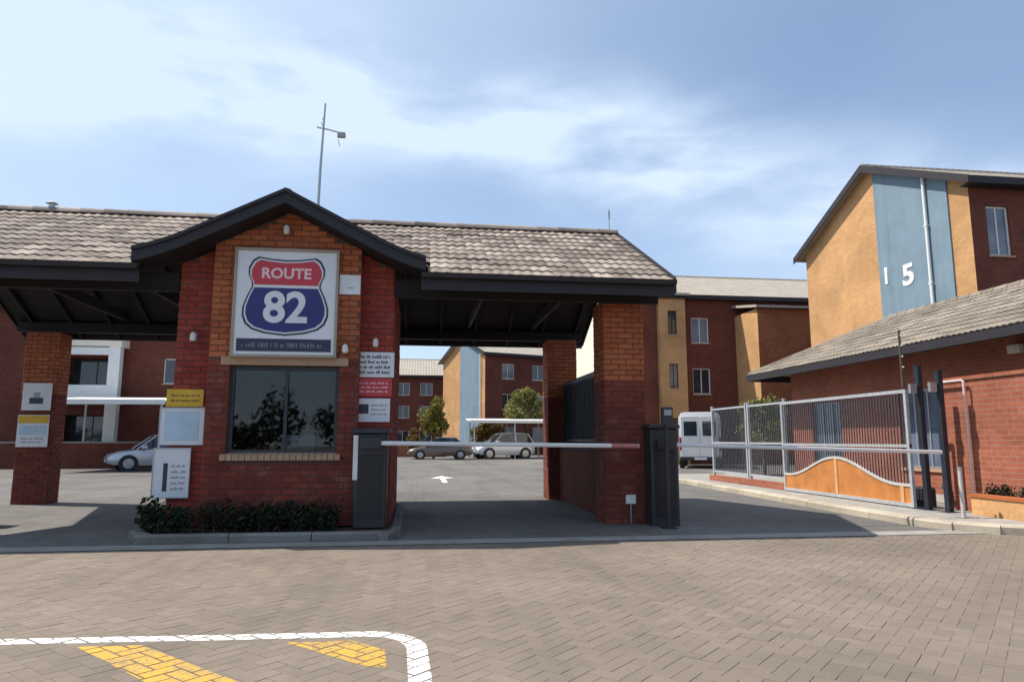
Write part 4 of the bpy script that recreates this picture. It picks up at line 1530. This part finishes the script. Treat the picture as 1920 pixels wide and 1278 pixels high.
def window(parent, o, u, nrm, h, frame_m, pane_m, depth=0.10, t=0.05, mull=1):
    o, u, nrm = Vector(o), Vector(u), Vector(nrm)
    a, b, c, d = h[:4]
    dd = h[4] if len(h) > 4 else depth
    P = lambda x, z: o + u * x + Vector((0, 0, z)) - nrm * dd
    mb = MB()
    q = nrm * 0.05
    mb.obox(P(a, c), u * (b - a), Vector((0, 0, t)), q)
    mb.obox(P(a, d - t), u * (b - a), Vector((0, 0, t)), q)
    mb.obox(P(a, c + t), u * t, Vector((0, 0, d - c - 2 * t)), q)
    mb.obox(P(b - t, c + t), u * t, Vector((0, 0, d - c - 2 * t)), q)
    for k in range(mull):
        x = a + (b - a) * (k + 1) / (mull + 1)
        mb.obox(P(x - t * 0.4, c + t), u * t * 0.8, Vector((0, 0, d - c - 2 * t)), q * 0.9)
    w = fix_normals(mb.build('window', frame_m, parent))
    MB().poly([P(a, c) + nrm * 0.02, P(b, c) + nrm * 0.02, P(b, d) + nrm * 0.02, P(a, d) + nrm * 0.02]).build('pane', pane_m, w)
    MB().obox(P(a, c) + nrm * (dd - 0.02) - u * 0.05 - Vector((0, 0, 0.06)), u * (b - a + 0.1), Vector((0, 0, 0.055)), nrm * 0.07).build('sill', M['sill'], w)
    return w


def block(name, label, loc, rz, L_, D_, eave, rise, end_m, front_m, roof_m, front_holes, stripe=None, stripe_m=None, pipe=None, panes=None, fascia_m='fascia', grp=None, bay=None):
    """three storey block. Gable end on x = 0, long front on y = 0"""
    e = empty(name, loc, rz, label, 'building', grp)
    mb = MB()
    wall_holes(mb, (0, 0, 0), (1, 0, 0), L_, -0.05, eave, front_holes, 0.16, (0, -1, 0))
    mb.poly([(L_, D_, -0.05), (0, D_, -0.05), (0, D_, eave), (L_, D_, eave)])
    mb.poly([(L_, 0, -0.05), (L_, D_, -0.05), (L_, D_, eave), (L_, D_ / 2, eave + rise), (L_, 0, eave)])
    mb.build('front_wall', front_m, e)
    MB().poly([(0, D_, -0.05), (0, 0, -0.05), (0, 0, eave), (0, D_ / 2, eave + rise), (0, D_, eave)]).build('gable_wall', end_m, e)
    # roof slabs
    ov, s = 0.45, rise / (D_ / 2)
    rb = MB()
    for (ya, sg_) in ((-ov, 1), (D_ + ov, -1)):
        za = eave - ov * s + 0.10
        zb = eave + rise + 0.10
        rb.prism([(-ov * 0.7, ya, za), (-ov * 0.7, D_ / 2, zb), (-ov * 0.7, D_ / 2, zb - 0.14), (-ov * 0.7, ya, za - 0.14)], (L_ + ov * 1.4, 0, 0))
    rf = fix_normals(rb.build('roof', roof_m, e))
    MB().tube([(-ov * 0.72, D_ / 2, eave + rise + 0.08), (L_ + ov * 0.72, D_ / 2, eave + rise + 0.08)], 0.10, 8).build('ridge', roof_m, rf)
    for ya in (-ov, D_ + ov):
        za = eave - ov * s + 0.10
        fix_normals(MB().prism([(-ov * 0.7 - 0.04, ya, za + 0.02), (-ov * 0.7 - 0.04, D_ / 2, eave + rise + 0.12), (-ov * 0.7 - 0.04, D_ / 2, eave + rise - 0.16), (-ov * 0.7 - 0.04, ya, za - 0.24)], (0.038, 0, 0)).build('barge_board', M[fascia_m], rf))
    MB().box(-ov * 0.7, L_ + ov * 0.7, -ov - 0.035, -ov - 0.002, eave - ov * s - 0.14, eave - ov * s + 0.09).build('fascia_board', M[fascia_m], rf)
    MB().box(-ov * 0.68, L_ + ov * 0.68, -ov, -0.01, eave - ov * s - 0.13, eave - ov * s - 0.10).build('soffit', M['dark_timber'], rf)
    gzl = lambda y: eave + rise * (1 - abs(y - D_ / 2) / (D_ / 2)) - 0.10
    if stripe:
        y0, y1, zb = stripe
        pts = [y0] + ([D_ / 2] if y0 < D_ / 2 < y1 else []) + [y1]
        poly = [(-0.05, y0, zb), (-0.05, y1, zb)] + [(-0.05, y, gzl(y)) for y in reversed(pts)]
        fix_normals(MB().prism(poly, (0.048, 0, 0)).build('gable_panel', stripe_m, e))
    if pipe:
        dp = MB().tube([(-0.12, pipe, eave + 0.9), (-0.12, pipe, 5.4), (-0.12, pipe, 0.2)], 0.055, 10).build('downpipe', M['white_paint'], e, smooth=True)
        for z in (2, 4.2, 6.4, 8.4):
            MB().box(-0.18, -0.055, pipe - 0.07, pipe + 0.07, z, z + 0.04).build('clip', M['white_paint'], dp)
    panes = panes or (M['dark_glass'],)
    for k, h in enumerate(front_holes):
        window(e, (0, 0, 0), (1, 0, 0), (0, -1, 0), h, M['white_paint'] if (h[1] - h[0]) < 1.7 else M['charcoal'], panes[k % len(panes)], 0.13)
    if bay:
        for (x0, x1, y0, zt, m, hs, sl_m) in bay:
            bb = MB()
            wall_holes(bb, (x0, y0, 0), (1, 0, 0), x1 - x0, -0.05, zt, hs, 0.16, (0, -1, 0))
            bb.poly([(x1, y0, -0.05), (x1, 0, -0.05), (x1, 0, zt), (x1, y0, zt)])
            bo_ = bb.build('bay', m, e)
            MB().poly([(x0, 0, -0.05), (x0, y0, -0.05), (x0, y0, zt), (x0, 0, zt)]).build('bay_side', sl_m, bo_)
            for k, h in enumerate(hs):
                w = window(e, (x0, y0, 0), (1, 0, 0), (0, -1, 0), h, M['charcoal'], panes[k % len(panes)], 0.13)
            rr_ = MB()
            rr_.prism([(x0 - 0.2, y0 - 0.3, zt), (x0 - 0.2, 0.4, zt + 0.55), (x0 - 0.2, 0.4, zt + 0.68), (x0 - 0.2, y0 - 0.3, zt + 0.13)], (x1 - x0 + 0.4, 0, 0))
            fix_normals(rr_.build('bay_roof', roof_m, e))
    return e


def grid(xs, zs, w, h):
    return [(x, x + w, z, z + h) for z in zs for x in xs]


# block with number 15 at the right
h15 = [(0.55, 1.35, 6.95, 8.55), (2.1, 4.6, 6.2, 8.6, 1.2), (0.35, 1.55, 4.3, 5.9, 0.5), (2.1, 4.6, 3.2, 5.6, 1.2), (6.2, 7.6, 7.0, 8.4), (6.2, 7.6, 4.0, 5.4), (9.5, 12.0, 6.2, 8.6, 1.2), (9.5, 12.0, 3.2, 5.6, 1.2)]
b15 = block('apartment_block', 'tall golden brick block with blue stripe numbered 15', (17.0, 18.9, 0), 0, 18, 9.3, 9.45, 2.15, M['wall_gold'], M['wall_brown'], M['far_roof'], h15,
            (0.83, 4.40, 0), M['blue_plaster'], 1.75, (M['curtain_glass'], M['dark_glass']), grp='apartment blocks of the estate')
put_text('number', '1', 0.86, (-0.062, 4.02, 7.22), (0, -1, 0), (0, 0, 1), b15, M['white_paint'], 0.01, 0.02, 1.1)
put_text('number', '5', 1.02, (-0.062, 2.88, 7.0), (0, -1, 0), (0, 0, 1), b15, M['white_paint'], 0.01, 0.03, 1.25)
for h in (h15[1], h15[3]):
    MB().box(h[0], h[1], -0.03, 0.05, h[2], h[2] + 0.95).build('balcony_wall', M['wall_brown'], b15)

# middle block behind the right lane
hm = [(1.5, 2.1, 6.9, 8.1), (1.5, 2.1, 4.0, 5.2), (1.5, 2.1, 1.2, 2.4), (5.2, 6.2, 6.5, 7.9), (5.2, 6.2, 3.7, 5.1), (5.2, 6.2, 1.0, 2.3), (13.3, 14.3, 6.5, 7.9)]
block('apartment_block', 'dark brick block with cream end wall behind the right columns', (9.5, 36, 0), 0, 17, 9.0, 9.2, 2.0, M['cream_plaster'], M['wall_brown'], M['pale_roof'], hm,
      (0.4, 8.6, 0.0), M['cream_plaster'], None, (M['dark_glass'], M['curtain_glass']), 'fascia', 'apartment blocks of the estate',
      [(3.25, 4.75, -0.35, 9.0, M['wall_gold'], [(0.5, 1.0, 6.9, 8.2), (0.5, 1.0, 4.0, 5.3), (0.5, 1.0, 1.2, 2.4)], M['wall_gold']),
       (7.75, 13.2, -2.6, 8.0, M['wall_tan'], [(3.6, 4.5, 5.8, 7.1), (3.6, 4.5, 3.0, 4.2)], M['wall_gold'])])

# far block with blue stripe seen through the middle lane
hf = grid([1.6, 4.6, 7.8], [1.0, 3.8, 6.4], 1.2, 1.3)
block('apartment_block', 'golden gabled block with blue stripe seen through the middle lane', (5.4, 58, 0), radians(21), 14, 9.0, 8.65, 1.9, M['wall_gold'], M['wall_brown'], M['pale_roof'], hf,
      (1.0, 5.0, 0), M['blue_plaster'], 0.7, (M['curtain_glass'], M['dark_glass']), 'fascia', 'apartment blocks of the estate')
hl = grid([8.6, 11.0], [0.9, 3.5, 5.9], 1.3, 1.3)
block('apartment_block', 'far brown block with pale roof left of the golden gable', (-11, 74, 0), 0, 14.5, 9.0, 8.1, 2.0, M['wall_gold'], M['wall_brown'], M['pale_roof'], hl,
      None, None, None, (M['dark_glass'],), 'fascia', 'apartment blocks of the estate')
hq = [(15.4, 17.6, 3.6, 5.1, 0.8), (19.8, 20.8, 3.9, 5.1), (15.4, 17.6, 0.6, 2.4, 0.8), (10.5, 11.5, 3.9, 5.1), (6.5, 7.5, 3.9, 5.1), (2.5, 3.5, 3.9, 5.1), (10.5, 11.5, 6.2, 7.2), (19.8, 20.8, 6.2, 7.2)]
bl = block('apartment_block', 'shaded brown block with white balcony behind the left lane', (-32, 35, 0), 0, 22.6, 9.0, 7.7, 2.1, M['wall_gold'], M['wall_brown'], M['pale_roof'], hq,
           None, None, None, (M['dark_glass'],), 'fascia', 'apartment blocks of the estate')
MB().box(14.9, 18.2, -0.9, -0.01, 5.55, 6.35).build('balcony_roof', M['cream_plaster'], bl)
MB().box(17.65, 18.15, -0.88, -0.5, 0, 5.55).build('balcony_column', M['white_paint'], bl)
MB().box(14.95, 17.65, -0.86, -0.76, 3.0, 3.75).build('balcony_wall', M['white_paint'], bl)
MB().box(14.95, 17.65, -0.86, -0.76, 5.15, 5.5).build('balcony_beam', M['white_paint'], bl)
MB().box(14.95, 18.1, -0.76, -0.01, 2.85, 3.0).build('balcony_floor', M['concrete'], bl)

# ------------------------------------------------------------------ service building on the right
svX, svW, svE, svY0, svY1 = 10.5, 6.0, 3.30, 3.0, 21.2
sb = empty('service_building', (svX + 0.95, svY0, 0), 0, 'long single storey brick building with hipped tiled roof behind the gate', 'building')
LW = svY1 - svY0 - 0.95
# wall faces -x; u runs toward -y so x along u is measured from the far end
wh = [(1.05, 2.45, 0.6, 2.3), (4.85, 6.15, 0.6, 2.42), (9.2, 10.2, 1.2, 2.3)]
mb = MB()
wall_holes(mb, (0, LW, 0), (0, -1, 0), LW, 0, svE, wh, 0.14, (-1, 0, 0))
mb.poly([(4.4, LW, 0), (0, LW, 0), (0, LW, svE), (4.4, LW, svE)])
mb.poly([(0, 0, 0), (4.4, 0, 0), (4.4, 0, svE), (0, 0, svE)])
mb.poly([(4.4, 0, 0), (4.4, LW, 0), (4.4, LW, svE), (4.4, 0, svE)])
mb.build('wall', M['wall_red'], sb)
for h in wh:
    window(sb, (0, LW, 0), (0, -1, 0), (-1, 0, 0), h, M['steel'], M['blue_glass'], 0.12, 0.05, 2)
ov = 0.95
zr = 4.75
E0, E1 = (-ov, LW + ov)
slp = (zr - svE) / 3.0
rd_ = MB()
ra, rb_ = (3.0 - ov, -ov + 3.0, zr), (3.0 - ov, LW + ov - 3.0, zr)
c00, c10, c11, c01 = (-ov, E0, svE), (6.0 - ov, E0, svE), (6.0 - ov, E1, svE), (-ov, E1, svE)
for q in ([c01, c00, ra, rb_], [c00, c10, ra], [c10, c11, rb_, ra], [c11, c01, rb_]):
    rd_.poly(q)
rd_.poly([c00, c01, c11, c10])
srf = fix_normals(rd_.build('roof', M['far_roof'], sb))
lsl = sqrt(9 + (zr - svE) ** 2)
ts = tile_spots((-ov - 0.02, E1, svE - 0.005), (0, -1, 0), (1, 0, slp), E1 - E0, lsl, lambda c: (c.x + ov) < (E1 - c.y) + 0.12 and (c.x + ov) < (c.y - E0) + 0.12)
ts = [t_ for t_ in ts]
M['grey_tile'] = piece_mat('grey_tile', [(0.0, (0.20, 0.165, 0.130)), (0.5, (0.255, 0.215, 0.170)), (1.0, (0.31, 0.265, 0.21))], 0.88, 0.2, 30, 0.5, 0.25, 0.3)
join_tiles(ts, 'tile_field', srf, M['grey_tile'])
ridge_run(ra, rb_, srf, M['grey_tile'], 0.11)
ridge_run((c01[0] + 0.05, c01[1] - 0.05, c01[2] + 0.03), rb_, srf, M['grey_tile'], 0.10)
MB().box(-ov - 0.04, -ov - 0.01, E0, E1, svE - 0.20, svE - 0.01).build('fascia_board', M['fascia'], sb)
MB().box(-ov, 0, E0, E1, svE - 0.05, svE - 0.02).build('soffit', M['dark_timber'], sb)
MB().box(-ov, 6.0 - ov, E1 - 0.002, E1 + 0.03, svE - 0.20, svE - 0.01).build('fascia_board', M['fascia'], sb)
fl = empty('flood_light', (11.44, 11.85, 2.98), 0, 'small pale flood light under the eave at the right edge', 'lamp')
MB().box(-0.03, 0, -0.05, 0.05, -0.06, 0.06).build('bracket', M['steel'], fl)
MB().cbox(-0.16, -0.03, -0.14, 0.14, -0.08, 0.09, 0.015).build('housing', M['lamp_glass'], fl)

# ------------------------------------------------------------------ trees and bushes
def tree(name, label, loc, h, crown, trunk_r, mat, n, leaf, seed, grp=None):
    r = random.Random(seed)
    e = empty(name, loc, 0, label, 'tree' if 'tree' in name else 'bush', grp)
    tb = MB()
    zc = h - crown[2]
    tb.tube([(0, 0, -0.05), (r.uniform(-.05, .05), 0, zc * 0.5), (r.uniform(-.1, .1), 0, zc)], [trunk_r, trunk_r * 0.8, trunk_r * 0.55], 8)
    clumps = []
    for k in range(n):
        a_, t_ = r.uniform(0, 2 * pi), r.uniform(-0.7, 0.95)
        rr2 = sqrt(max(0.05, 1 - t_ * t_)) * r.uniform(0.35, 0.9)
        clumps.append(Vector((crown[0] * rr2 * cos(a_), crown[1] * rr2 * sin(a_), zc + crown[2] * t_ * 0.8)))
    for c in clumps[::2]:
        m_ = Vector((c.x * 0.4, c.y * 0.4, zc * 0.8 + c.z * 0.2))
        tb.tube([(0, 0, zc * 0.7), m_, c], [trunk_r * 0.45, trunk_r * 0.3, trunk_r * 0.1], 5)
    tb.build('trunk', M['bark'], e)
    lb = MB()
    for c in clumps:
        s_ = r.uniform(0.28, 0.5)
        leaf_cloud(lb, c, crown[0] * s_, crown[1] * s_, crown[2] * s_ * 0.8, 150, leaf, r, 0.1)
    lb.build('crown', mat, e, kind='stuff')
    return e


tree('young_tree', 'small olive yellow tree left of the golden gable block', (0.95, 45.5, 0), 4.0, (1.15, 1.1, 1.5), 0.09, M['leaf_olive'], 16, 0.20, 21, 'young trees beyond the gatehouse')
tree('young_tree', 'pale green tree right of the parked silver car', (7.6, 50.5, 0), 5.0, (1.5, 1.2, 1.5), 0.10, M['leaf_green'], 15, 0.26, 22, 'young trees beyond the gatehouse')
tree('dry_bush', 'rusty bush at the foot of the olive tree', (-0.3, 49.2, 0), 2.1, (0.8, 0.7, 0.9), 0.05, M['leaf_rust'], 9, 0.17, 23)
tree('dark_bush', 'dark bush showing above the far fence panels', (11.7, 22.7, 0), 2.7, (1.0, 0.9, 1.0), 0.06, M['leaf_green'], 14, 0.13, 24)
tree('round_bush', 'brownish green bush behind the silver car', (5.1, 51.0, 0), 3.0, (1.5, 1.0, 1.2), 0.07, M['leaf_rust'], 14, 0.2, 25)


# ------------------------------------------------------------------ vehicles
def wheel(parent, x, y, r, w, side):
    mb = MB()
    rings = []
    for (yy, rad) in ((-w / 2, r * 0.72), (-w / 2, r * 0.94), (-w / 2 + 0.02, r), (w / 2 - 0.02, r), (w / 2, r * 0.94), (w / 2, r * 0.72)):
        rings.append([(x + rad * cos(2 * pi * k / 18), y + yy, r + rad * sin(2 * pi * k / 18)) for k in range(18)])
    o = mb.loft(rings, True, True).build('wheel', M['rubber'], parent, smooth=True)
    rm = MB()
    yy = y + side * (w / 2 + 0.003)
    rm.loft([[(x + r * 0.66 * cos(2 * pi * k / 14), yy, r + r * 0.66 * sin(2 * pi * k / 14)) for k in range(14)],
             [(x + r * 0.2 * cos(2 * pi * k / 14), yy + side * 0.012, r + r * 0.2 * sin(2 * pi * k / 14)) for k in range(14)]], False, True)
    fix_normals(rm.build('rim', M['steel'], o))


def car(name, label, loc, rz, paint, L_=4.0, W_=1.68, H_=1.5, grp=None, hatch=True):
    """front of the car towards +x"""
    e = empty(name, loc, rz, label, 'car', grp)
    hl_, hw = L_ / 2, W_ / 2
    belt = H_ * 0.60
    st = [(-1.0, 0.34, 0.46, 0.80), (-0.97, 0.26, 0.56, 0.92), (-0.86, 0.22, 0.60, 0.98), (-0.55, 0.20, 0.60, 1.0), (0.0, 0.20, 0.595, 1.0), (0.35, 0.20, 0.585, 1.0), (0.50, 0.20, 0.57, 0.99),
          (0.75, 0.21, 0.52, 0.96), (0.92, 0.24, 0.45, 0.90), (1.0, 0.30, 0.38, 0.78)]
    rings = []
    for (t_, zb, zt, k) in st:
        x, w = t_ * hl_, hw * k
        zb, zt = zb * H_ * 0.75, zt * H_
        rings.append([(x, -w * 0.90, zb), (x, -w, zb + (zt - zb) * 0.35), (x, -w * 0.99, zb + (zt - zb) * 0.7), (x, -w * 0.90, zt - 0.02), (x, -w * 0.6, zt + 0.012),
                      (x, w * 0.6, zt + 0.012), (x, w * 0.90, zt - 0.02), (x, w * 0.99, zb + (zt - zb) * 0.7), (x, w, zb + (zt - zb) * 0.35), (x, w * 0.90, zb)])
    fix_normals(MB().loft(rings, True, True).build('body', paint, e, smooth=True))
    # glasshouse
    gs = [(-0.93 if hatch else -0.74, 0.60, 0.80), (-0.78 if hatch else -0.5, 0.96, 0.68), (-0.5, 1.0, 0.70), (0.0, 1.0, 0.72), (0.16, 0.965, 0.71), (0.50, 0.575, 0.84)]
    rings = []
    for (t_, zt, k) in gs:
        x = t_ * hl_
        zt2 = zt * H_ - 0.015
        rings.append([(x, -hw * 0.90, belt - 0.03), (x, -hw * k, max(zt2 - 0.03, belt - 0.02)), (x, -hw * k * 0.8, max(zt2, belt - 0.015)), (x, hw * k * 0.8, max(zt2, belt - 0.015)), (x, hw * k, max(zt2 - 0.03, belt - 0.02)), (x, hw * 0.90, belt - 0.03)])
    fix_normals(MB().loft(rings, True, True).build('windows', M['dark_glass'], e, smooth=True))
    rt_ = MB()
    rings = []
    for (t_, zt, k) in gs[1:5]:
        x = t_ * hl_
        z = zt * H_
        rings.append([(x, -hw * k * 1.01, z - 0.045), (x, -hw * k * 0.8, z + 0.008), (x, hw * k * 0.8, z + 0.008), (x, hw * k * 1.01, z - 0.045), (x, hw * k, z - 0.07), (x, -hw * k, z - 0.07)])
    fix_normals(rt_.loft(rings, True, True).build('roof', paint, e, smooth=True))
    for s in (-1, 1):
        for (xa, za, ka, xb, zb, kb) in ((gs[0][0], gs[0][1], 0.905, gs[1][0], gs[1][1], gs[1][2]), (-0.32, 0.60, 0.905, -0.30, 0.985, 0.71), (0.50, 0.575, 0.86, 0.16, 0.955, 0.715)):
            p, q = Vector((xa * hl_, s * hw * ka, za * H_)), Vector((xb * hl_, s * hw * kb * 1.015, zb * H_ - 0.03))
            MB().tube([p, q], 0.035, 6).build('pillar', paint, e)
        for x in (-0.62 * hl_, 0.64 * hl_):
            a = MB()
            a.tube([(x, s * (hw - 0.22), H_ * 0.205), (x, s * (hw + 0.004), H_ * 0.205)], H_ * 0.235, 20)
            a.build('wheel_arch', M['black'], e)
            wheel(e, x, s * (hw - 0.09), H_ * 0.205, 0.20, s)
        MB().obox((hl_ * 0.93, s * hw * 0.62 - 0.14, H_ * 0.37), (0.10, 0, 0.0), (0, 0.28, 0), (-0.07, 0, 0.12)).build('headlight', M['lamp_glass'], e)
        MB().obox((-hl_ * 0.995, s * hw * 0.68 - 0.10, H_ * 0.42), (0.06, 0, 0.0), (0, 0.20, 0), (0.02, 0, 0.22)).build('tail_light', M['tail_red'], e)
        MB().cbox(hl_ * 0.33, hl_ * 0.43, s * (hw + 0.07) - 0.07, s * (hw + 0.07) + 0.07, H_ * 0.60, H_ * 0.69, 0.015).build('mirror', paint, e)
    MB().box(hl_ * 0.99, hl_ * 1.004, -0.35, 0.35, H_ * 0.23, H_ * 0.32).build('grille', M['black'], e)
    MB().box(hl_ * 1.004, hl_ * 1.010, -0.25, 0.25, H_ * 0.25, H_ * 0.31).build('number_plate', M['sign_white'], e)
    MB().box(-hl_ * 1.008, -hl_ * 0.99, -0.25, 0.25, H_ * 0.33, H_ * 0.40).build('number_plate', M['sign_white'], e)
    return e


car('parked_car', 'silver hatchback parked under the carport beyond the middle lane', (5.55, 46.6, 0), radians(197), M['silver_paint'], 4.1, 1.75, 1.72, 'parked cars inside the estate')
car('parked_car', 'dark bronze car parked behind the middle boom', (1.35, 46.2, 0), radians(183), M['bronze_paint'], 4.1, 1.7, 1.42, 'parked cars inside the estate', False)
car('parked_car', 'silver car parked under the white carport in the left lane', (-10.75, 31.2, 0), radians(208), M['silver_paint'], 4.0, 1.7, 1.5, 'parked cars inside the estate')

# white panel van, rear doors towards the camera
vn = empty('panel_van', (12.85, 30.8, 0), radians(-24), 'white panel van with two rear windows parked beyond the gate', 'van')
def vring(y, w, z0, z1, c):
    return [(-w, y, z0), (w, y, z0), (w, y, z1 - c * 2.2), (w - c, y, z1 - c * 0.4), (w - 2.4 * c, y, z1), (-w + 2.4 * c, y, z1), (-w + c, y, z1 - c * 0.4), (-w, y, z1 - c * 2.2)]
fix_normals(MB().loft([vring(-1.62, 0.86, 0.42, 2.40, 0.10), vring(-1.60, 0.90, 0.36, 2.46, 0.11), vring(1.5, 0.90, 0.34, 2.48, 0.11), vring(2.0, 0.88, 0.34, 2.36, 0.11), vring(2.45, 0.84, 0.36, 1.45, 0.08), vring(2.95, 0.80, 0.38, 1.15, 0.07)], True, True).build('body', M['white_car_paint'], vn, smooth=True))
for s in (-1, 1):
    d = MB().cbox(min(s * 0.02, s * 0.80), max(s * 0.02, s * 0.80), -1.645, -1.622, 0.50, 2.28, 0.008).build('rear_door', M['white_car_paint'], vn)
    MB().box(min(s * 0.12, s * 0.68), max(s * 0.12, s * 0.68), -1.655, -1.647, 1.42, 2.05).build('door_window', M['dark_glass'], d)
    MB().box(s * 0.84 - 0.04, s * 0.84 + 0.04, -1.65, -1.60, 0.8, 1.35).build('tail_light', M['tail_red'], vn)
    for y in (-0.95, 1.85):
        e2 = MB()
        rings = []
        r, w = 0.33, 0.2
        for (xx, rad) in ((-w / 2, r * 0.72), (-w / 2, r * 0.95), (-w / 2 + 0.02, r), (w / 2 - 0.02, r), (w / 2, r * 0.95), (w / 2, r * 0.72)):
            rings.append([(s * 0.82 + xx, y + rad * cos(2 * pi * k / 18), r + rad * sin(2 * pi * k / 18)) for k in range(18)])
        e2.loft(rings, True, True).build('wheel', M['rubber'], vn, smooth=True)
MB().cbox(-0.88, 0.88, -1.72, -1.60, 0.36, 0.52, 0.02).build('bumper', M['charcoal'], vn)
MB().box(-0.26, 0.26, -1.726, -1.721, 0.39, 0.49).build('number_plate', M['sign_white'], vn)


# ------------------------------------------------------------------ carports
def carport(label, loc, w, d, h, roof_m, posts, grp, drop=0.0):
    e = empty('carport', loc, 0, label, 'carport', grp)
    fix_normals(MB().prism([(-w / 2, -d / 2, h), (w / 2, -d / 2, h), (w / 2, -d / 2, h + 0.07), (-w / 2, -d / 2, h + 0.07)], (0, d, drop)).build('roof', roof_m, e))
    MB().box(-w / 2, w / 2, -d / 2 - 0.03, -d / 2 - 0.001, h - 0.10, h + 0.09).build('valance', roof_m, e)
    for x in posts:
        for y in (-d / 2 + 0.2, d / 2 - 0.2):
            MB().tube([(x, y, 0), (x, y, h + (drop if y > 0 else 0) * 0.9)], 0.045, 8).build('post', M['steel'], e)
    return e


carport('flat pale carport over the silver hatchback', (6.1, 48.2, 0), 5.6, 4.6, 2.45, M['shade_cloth'], (-2.5, 0.2, 2.5), 'carports of the estate', 0.25)
carport('white shade cloth carport in the left lane', (-12.6, 31.6, 0), 5.0, 4.4, 2.75, M['shade_cloth'], (-2.3, 2.3), 'carports of the estate', 0.35)
lw_ = empty('garden_wall', (-4.2, 52.5, 0), 0, 'low pinkish garden wall beyond the parked bronze car', 'wall')
MB().box(-5.0, 6.2, 0, 0.24, 0, 0.95).build('brickwork', M['wall_red'], lw_)
MB().box(-5.03, 6.23, -0.03, 0.27, 0.95, 1.02).build('coping', M['concrete'], lw_)
lw2 = empty('garden_wall', (-16.5, 33.3, 0), 0, 'low brown garden wall behind the left carport', 'wall')
MB().box(-4.0, 7.0, 0, 0.24, 0, 1.1).build('brickwork', M['wall_brown'], lw2)
MB().box(-4.03, 7.03, -0.03, 0.27, 1.1, 1.17).build('coping', M['concrete'], lw2)

# ------------------------------------------------------------------ trees across the street, mirrored in the guard room glass
rng = random.Random(31)
tb_ = MB()
x = -46.0
while x < 46:
    h = rng.uniform(2.6, 5.6)
    for j in range(5):
        leaf_cloud(tb_, (x + rng.uniform(-1.2, 1.2), -27 + rng.uniform(-1.2, 1.2), h * rng.uniform(0.35, 0.75)), rng.uniform(1.2, 2.0), 1.3, h * 0.26, 90, 0.42, rng, 0.1)
    x += rng.uniform(2.2, 3.6)
tag(tb_.build('tree_belt', M['leaf_dark']), 'dark belt of trees mirrored in the guard room window', 'tree belt', kind='stuff')
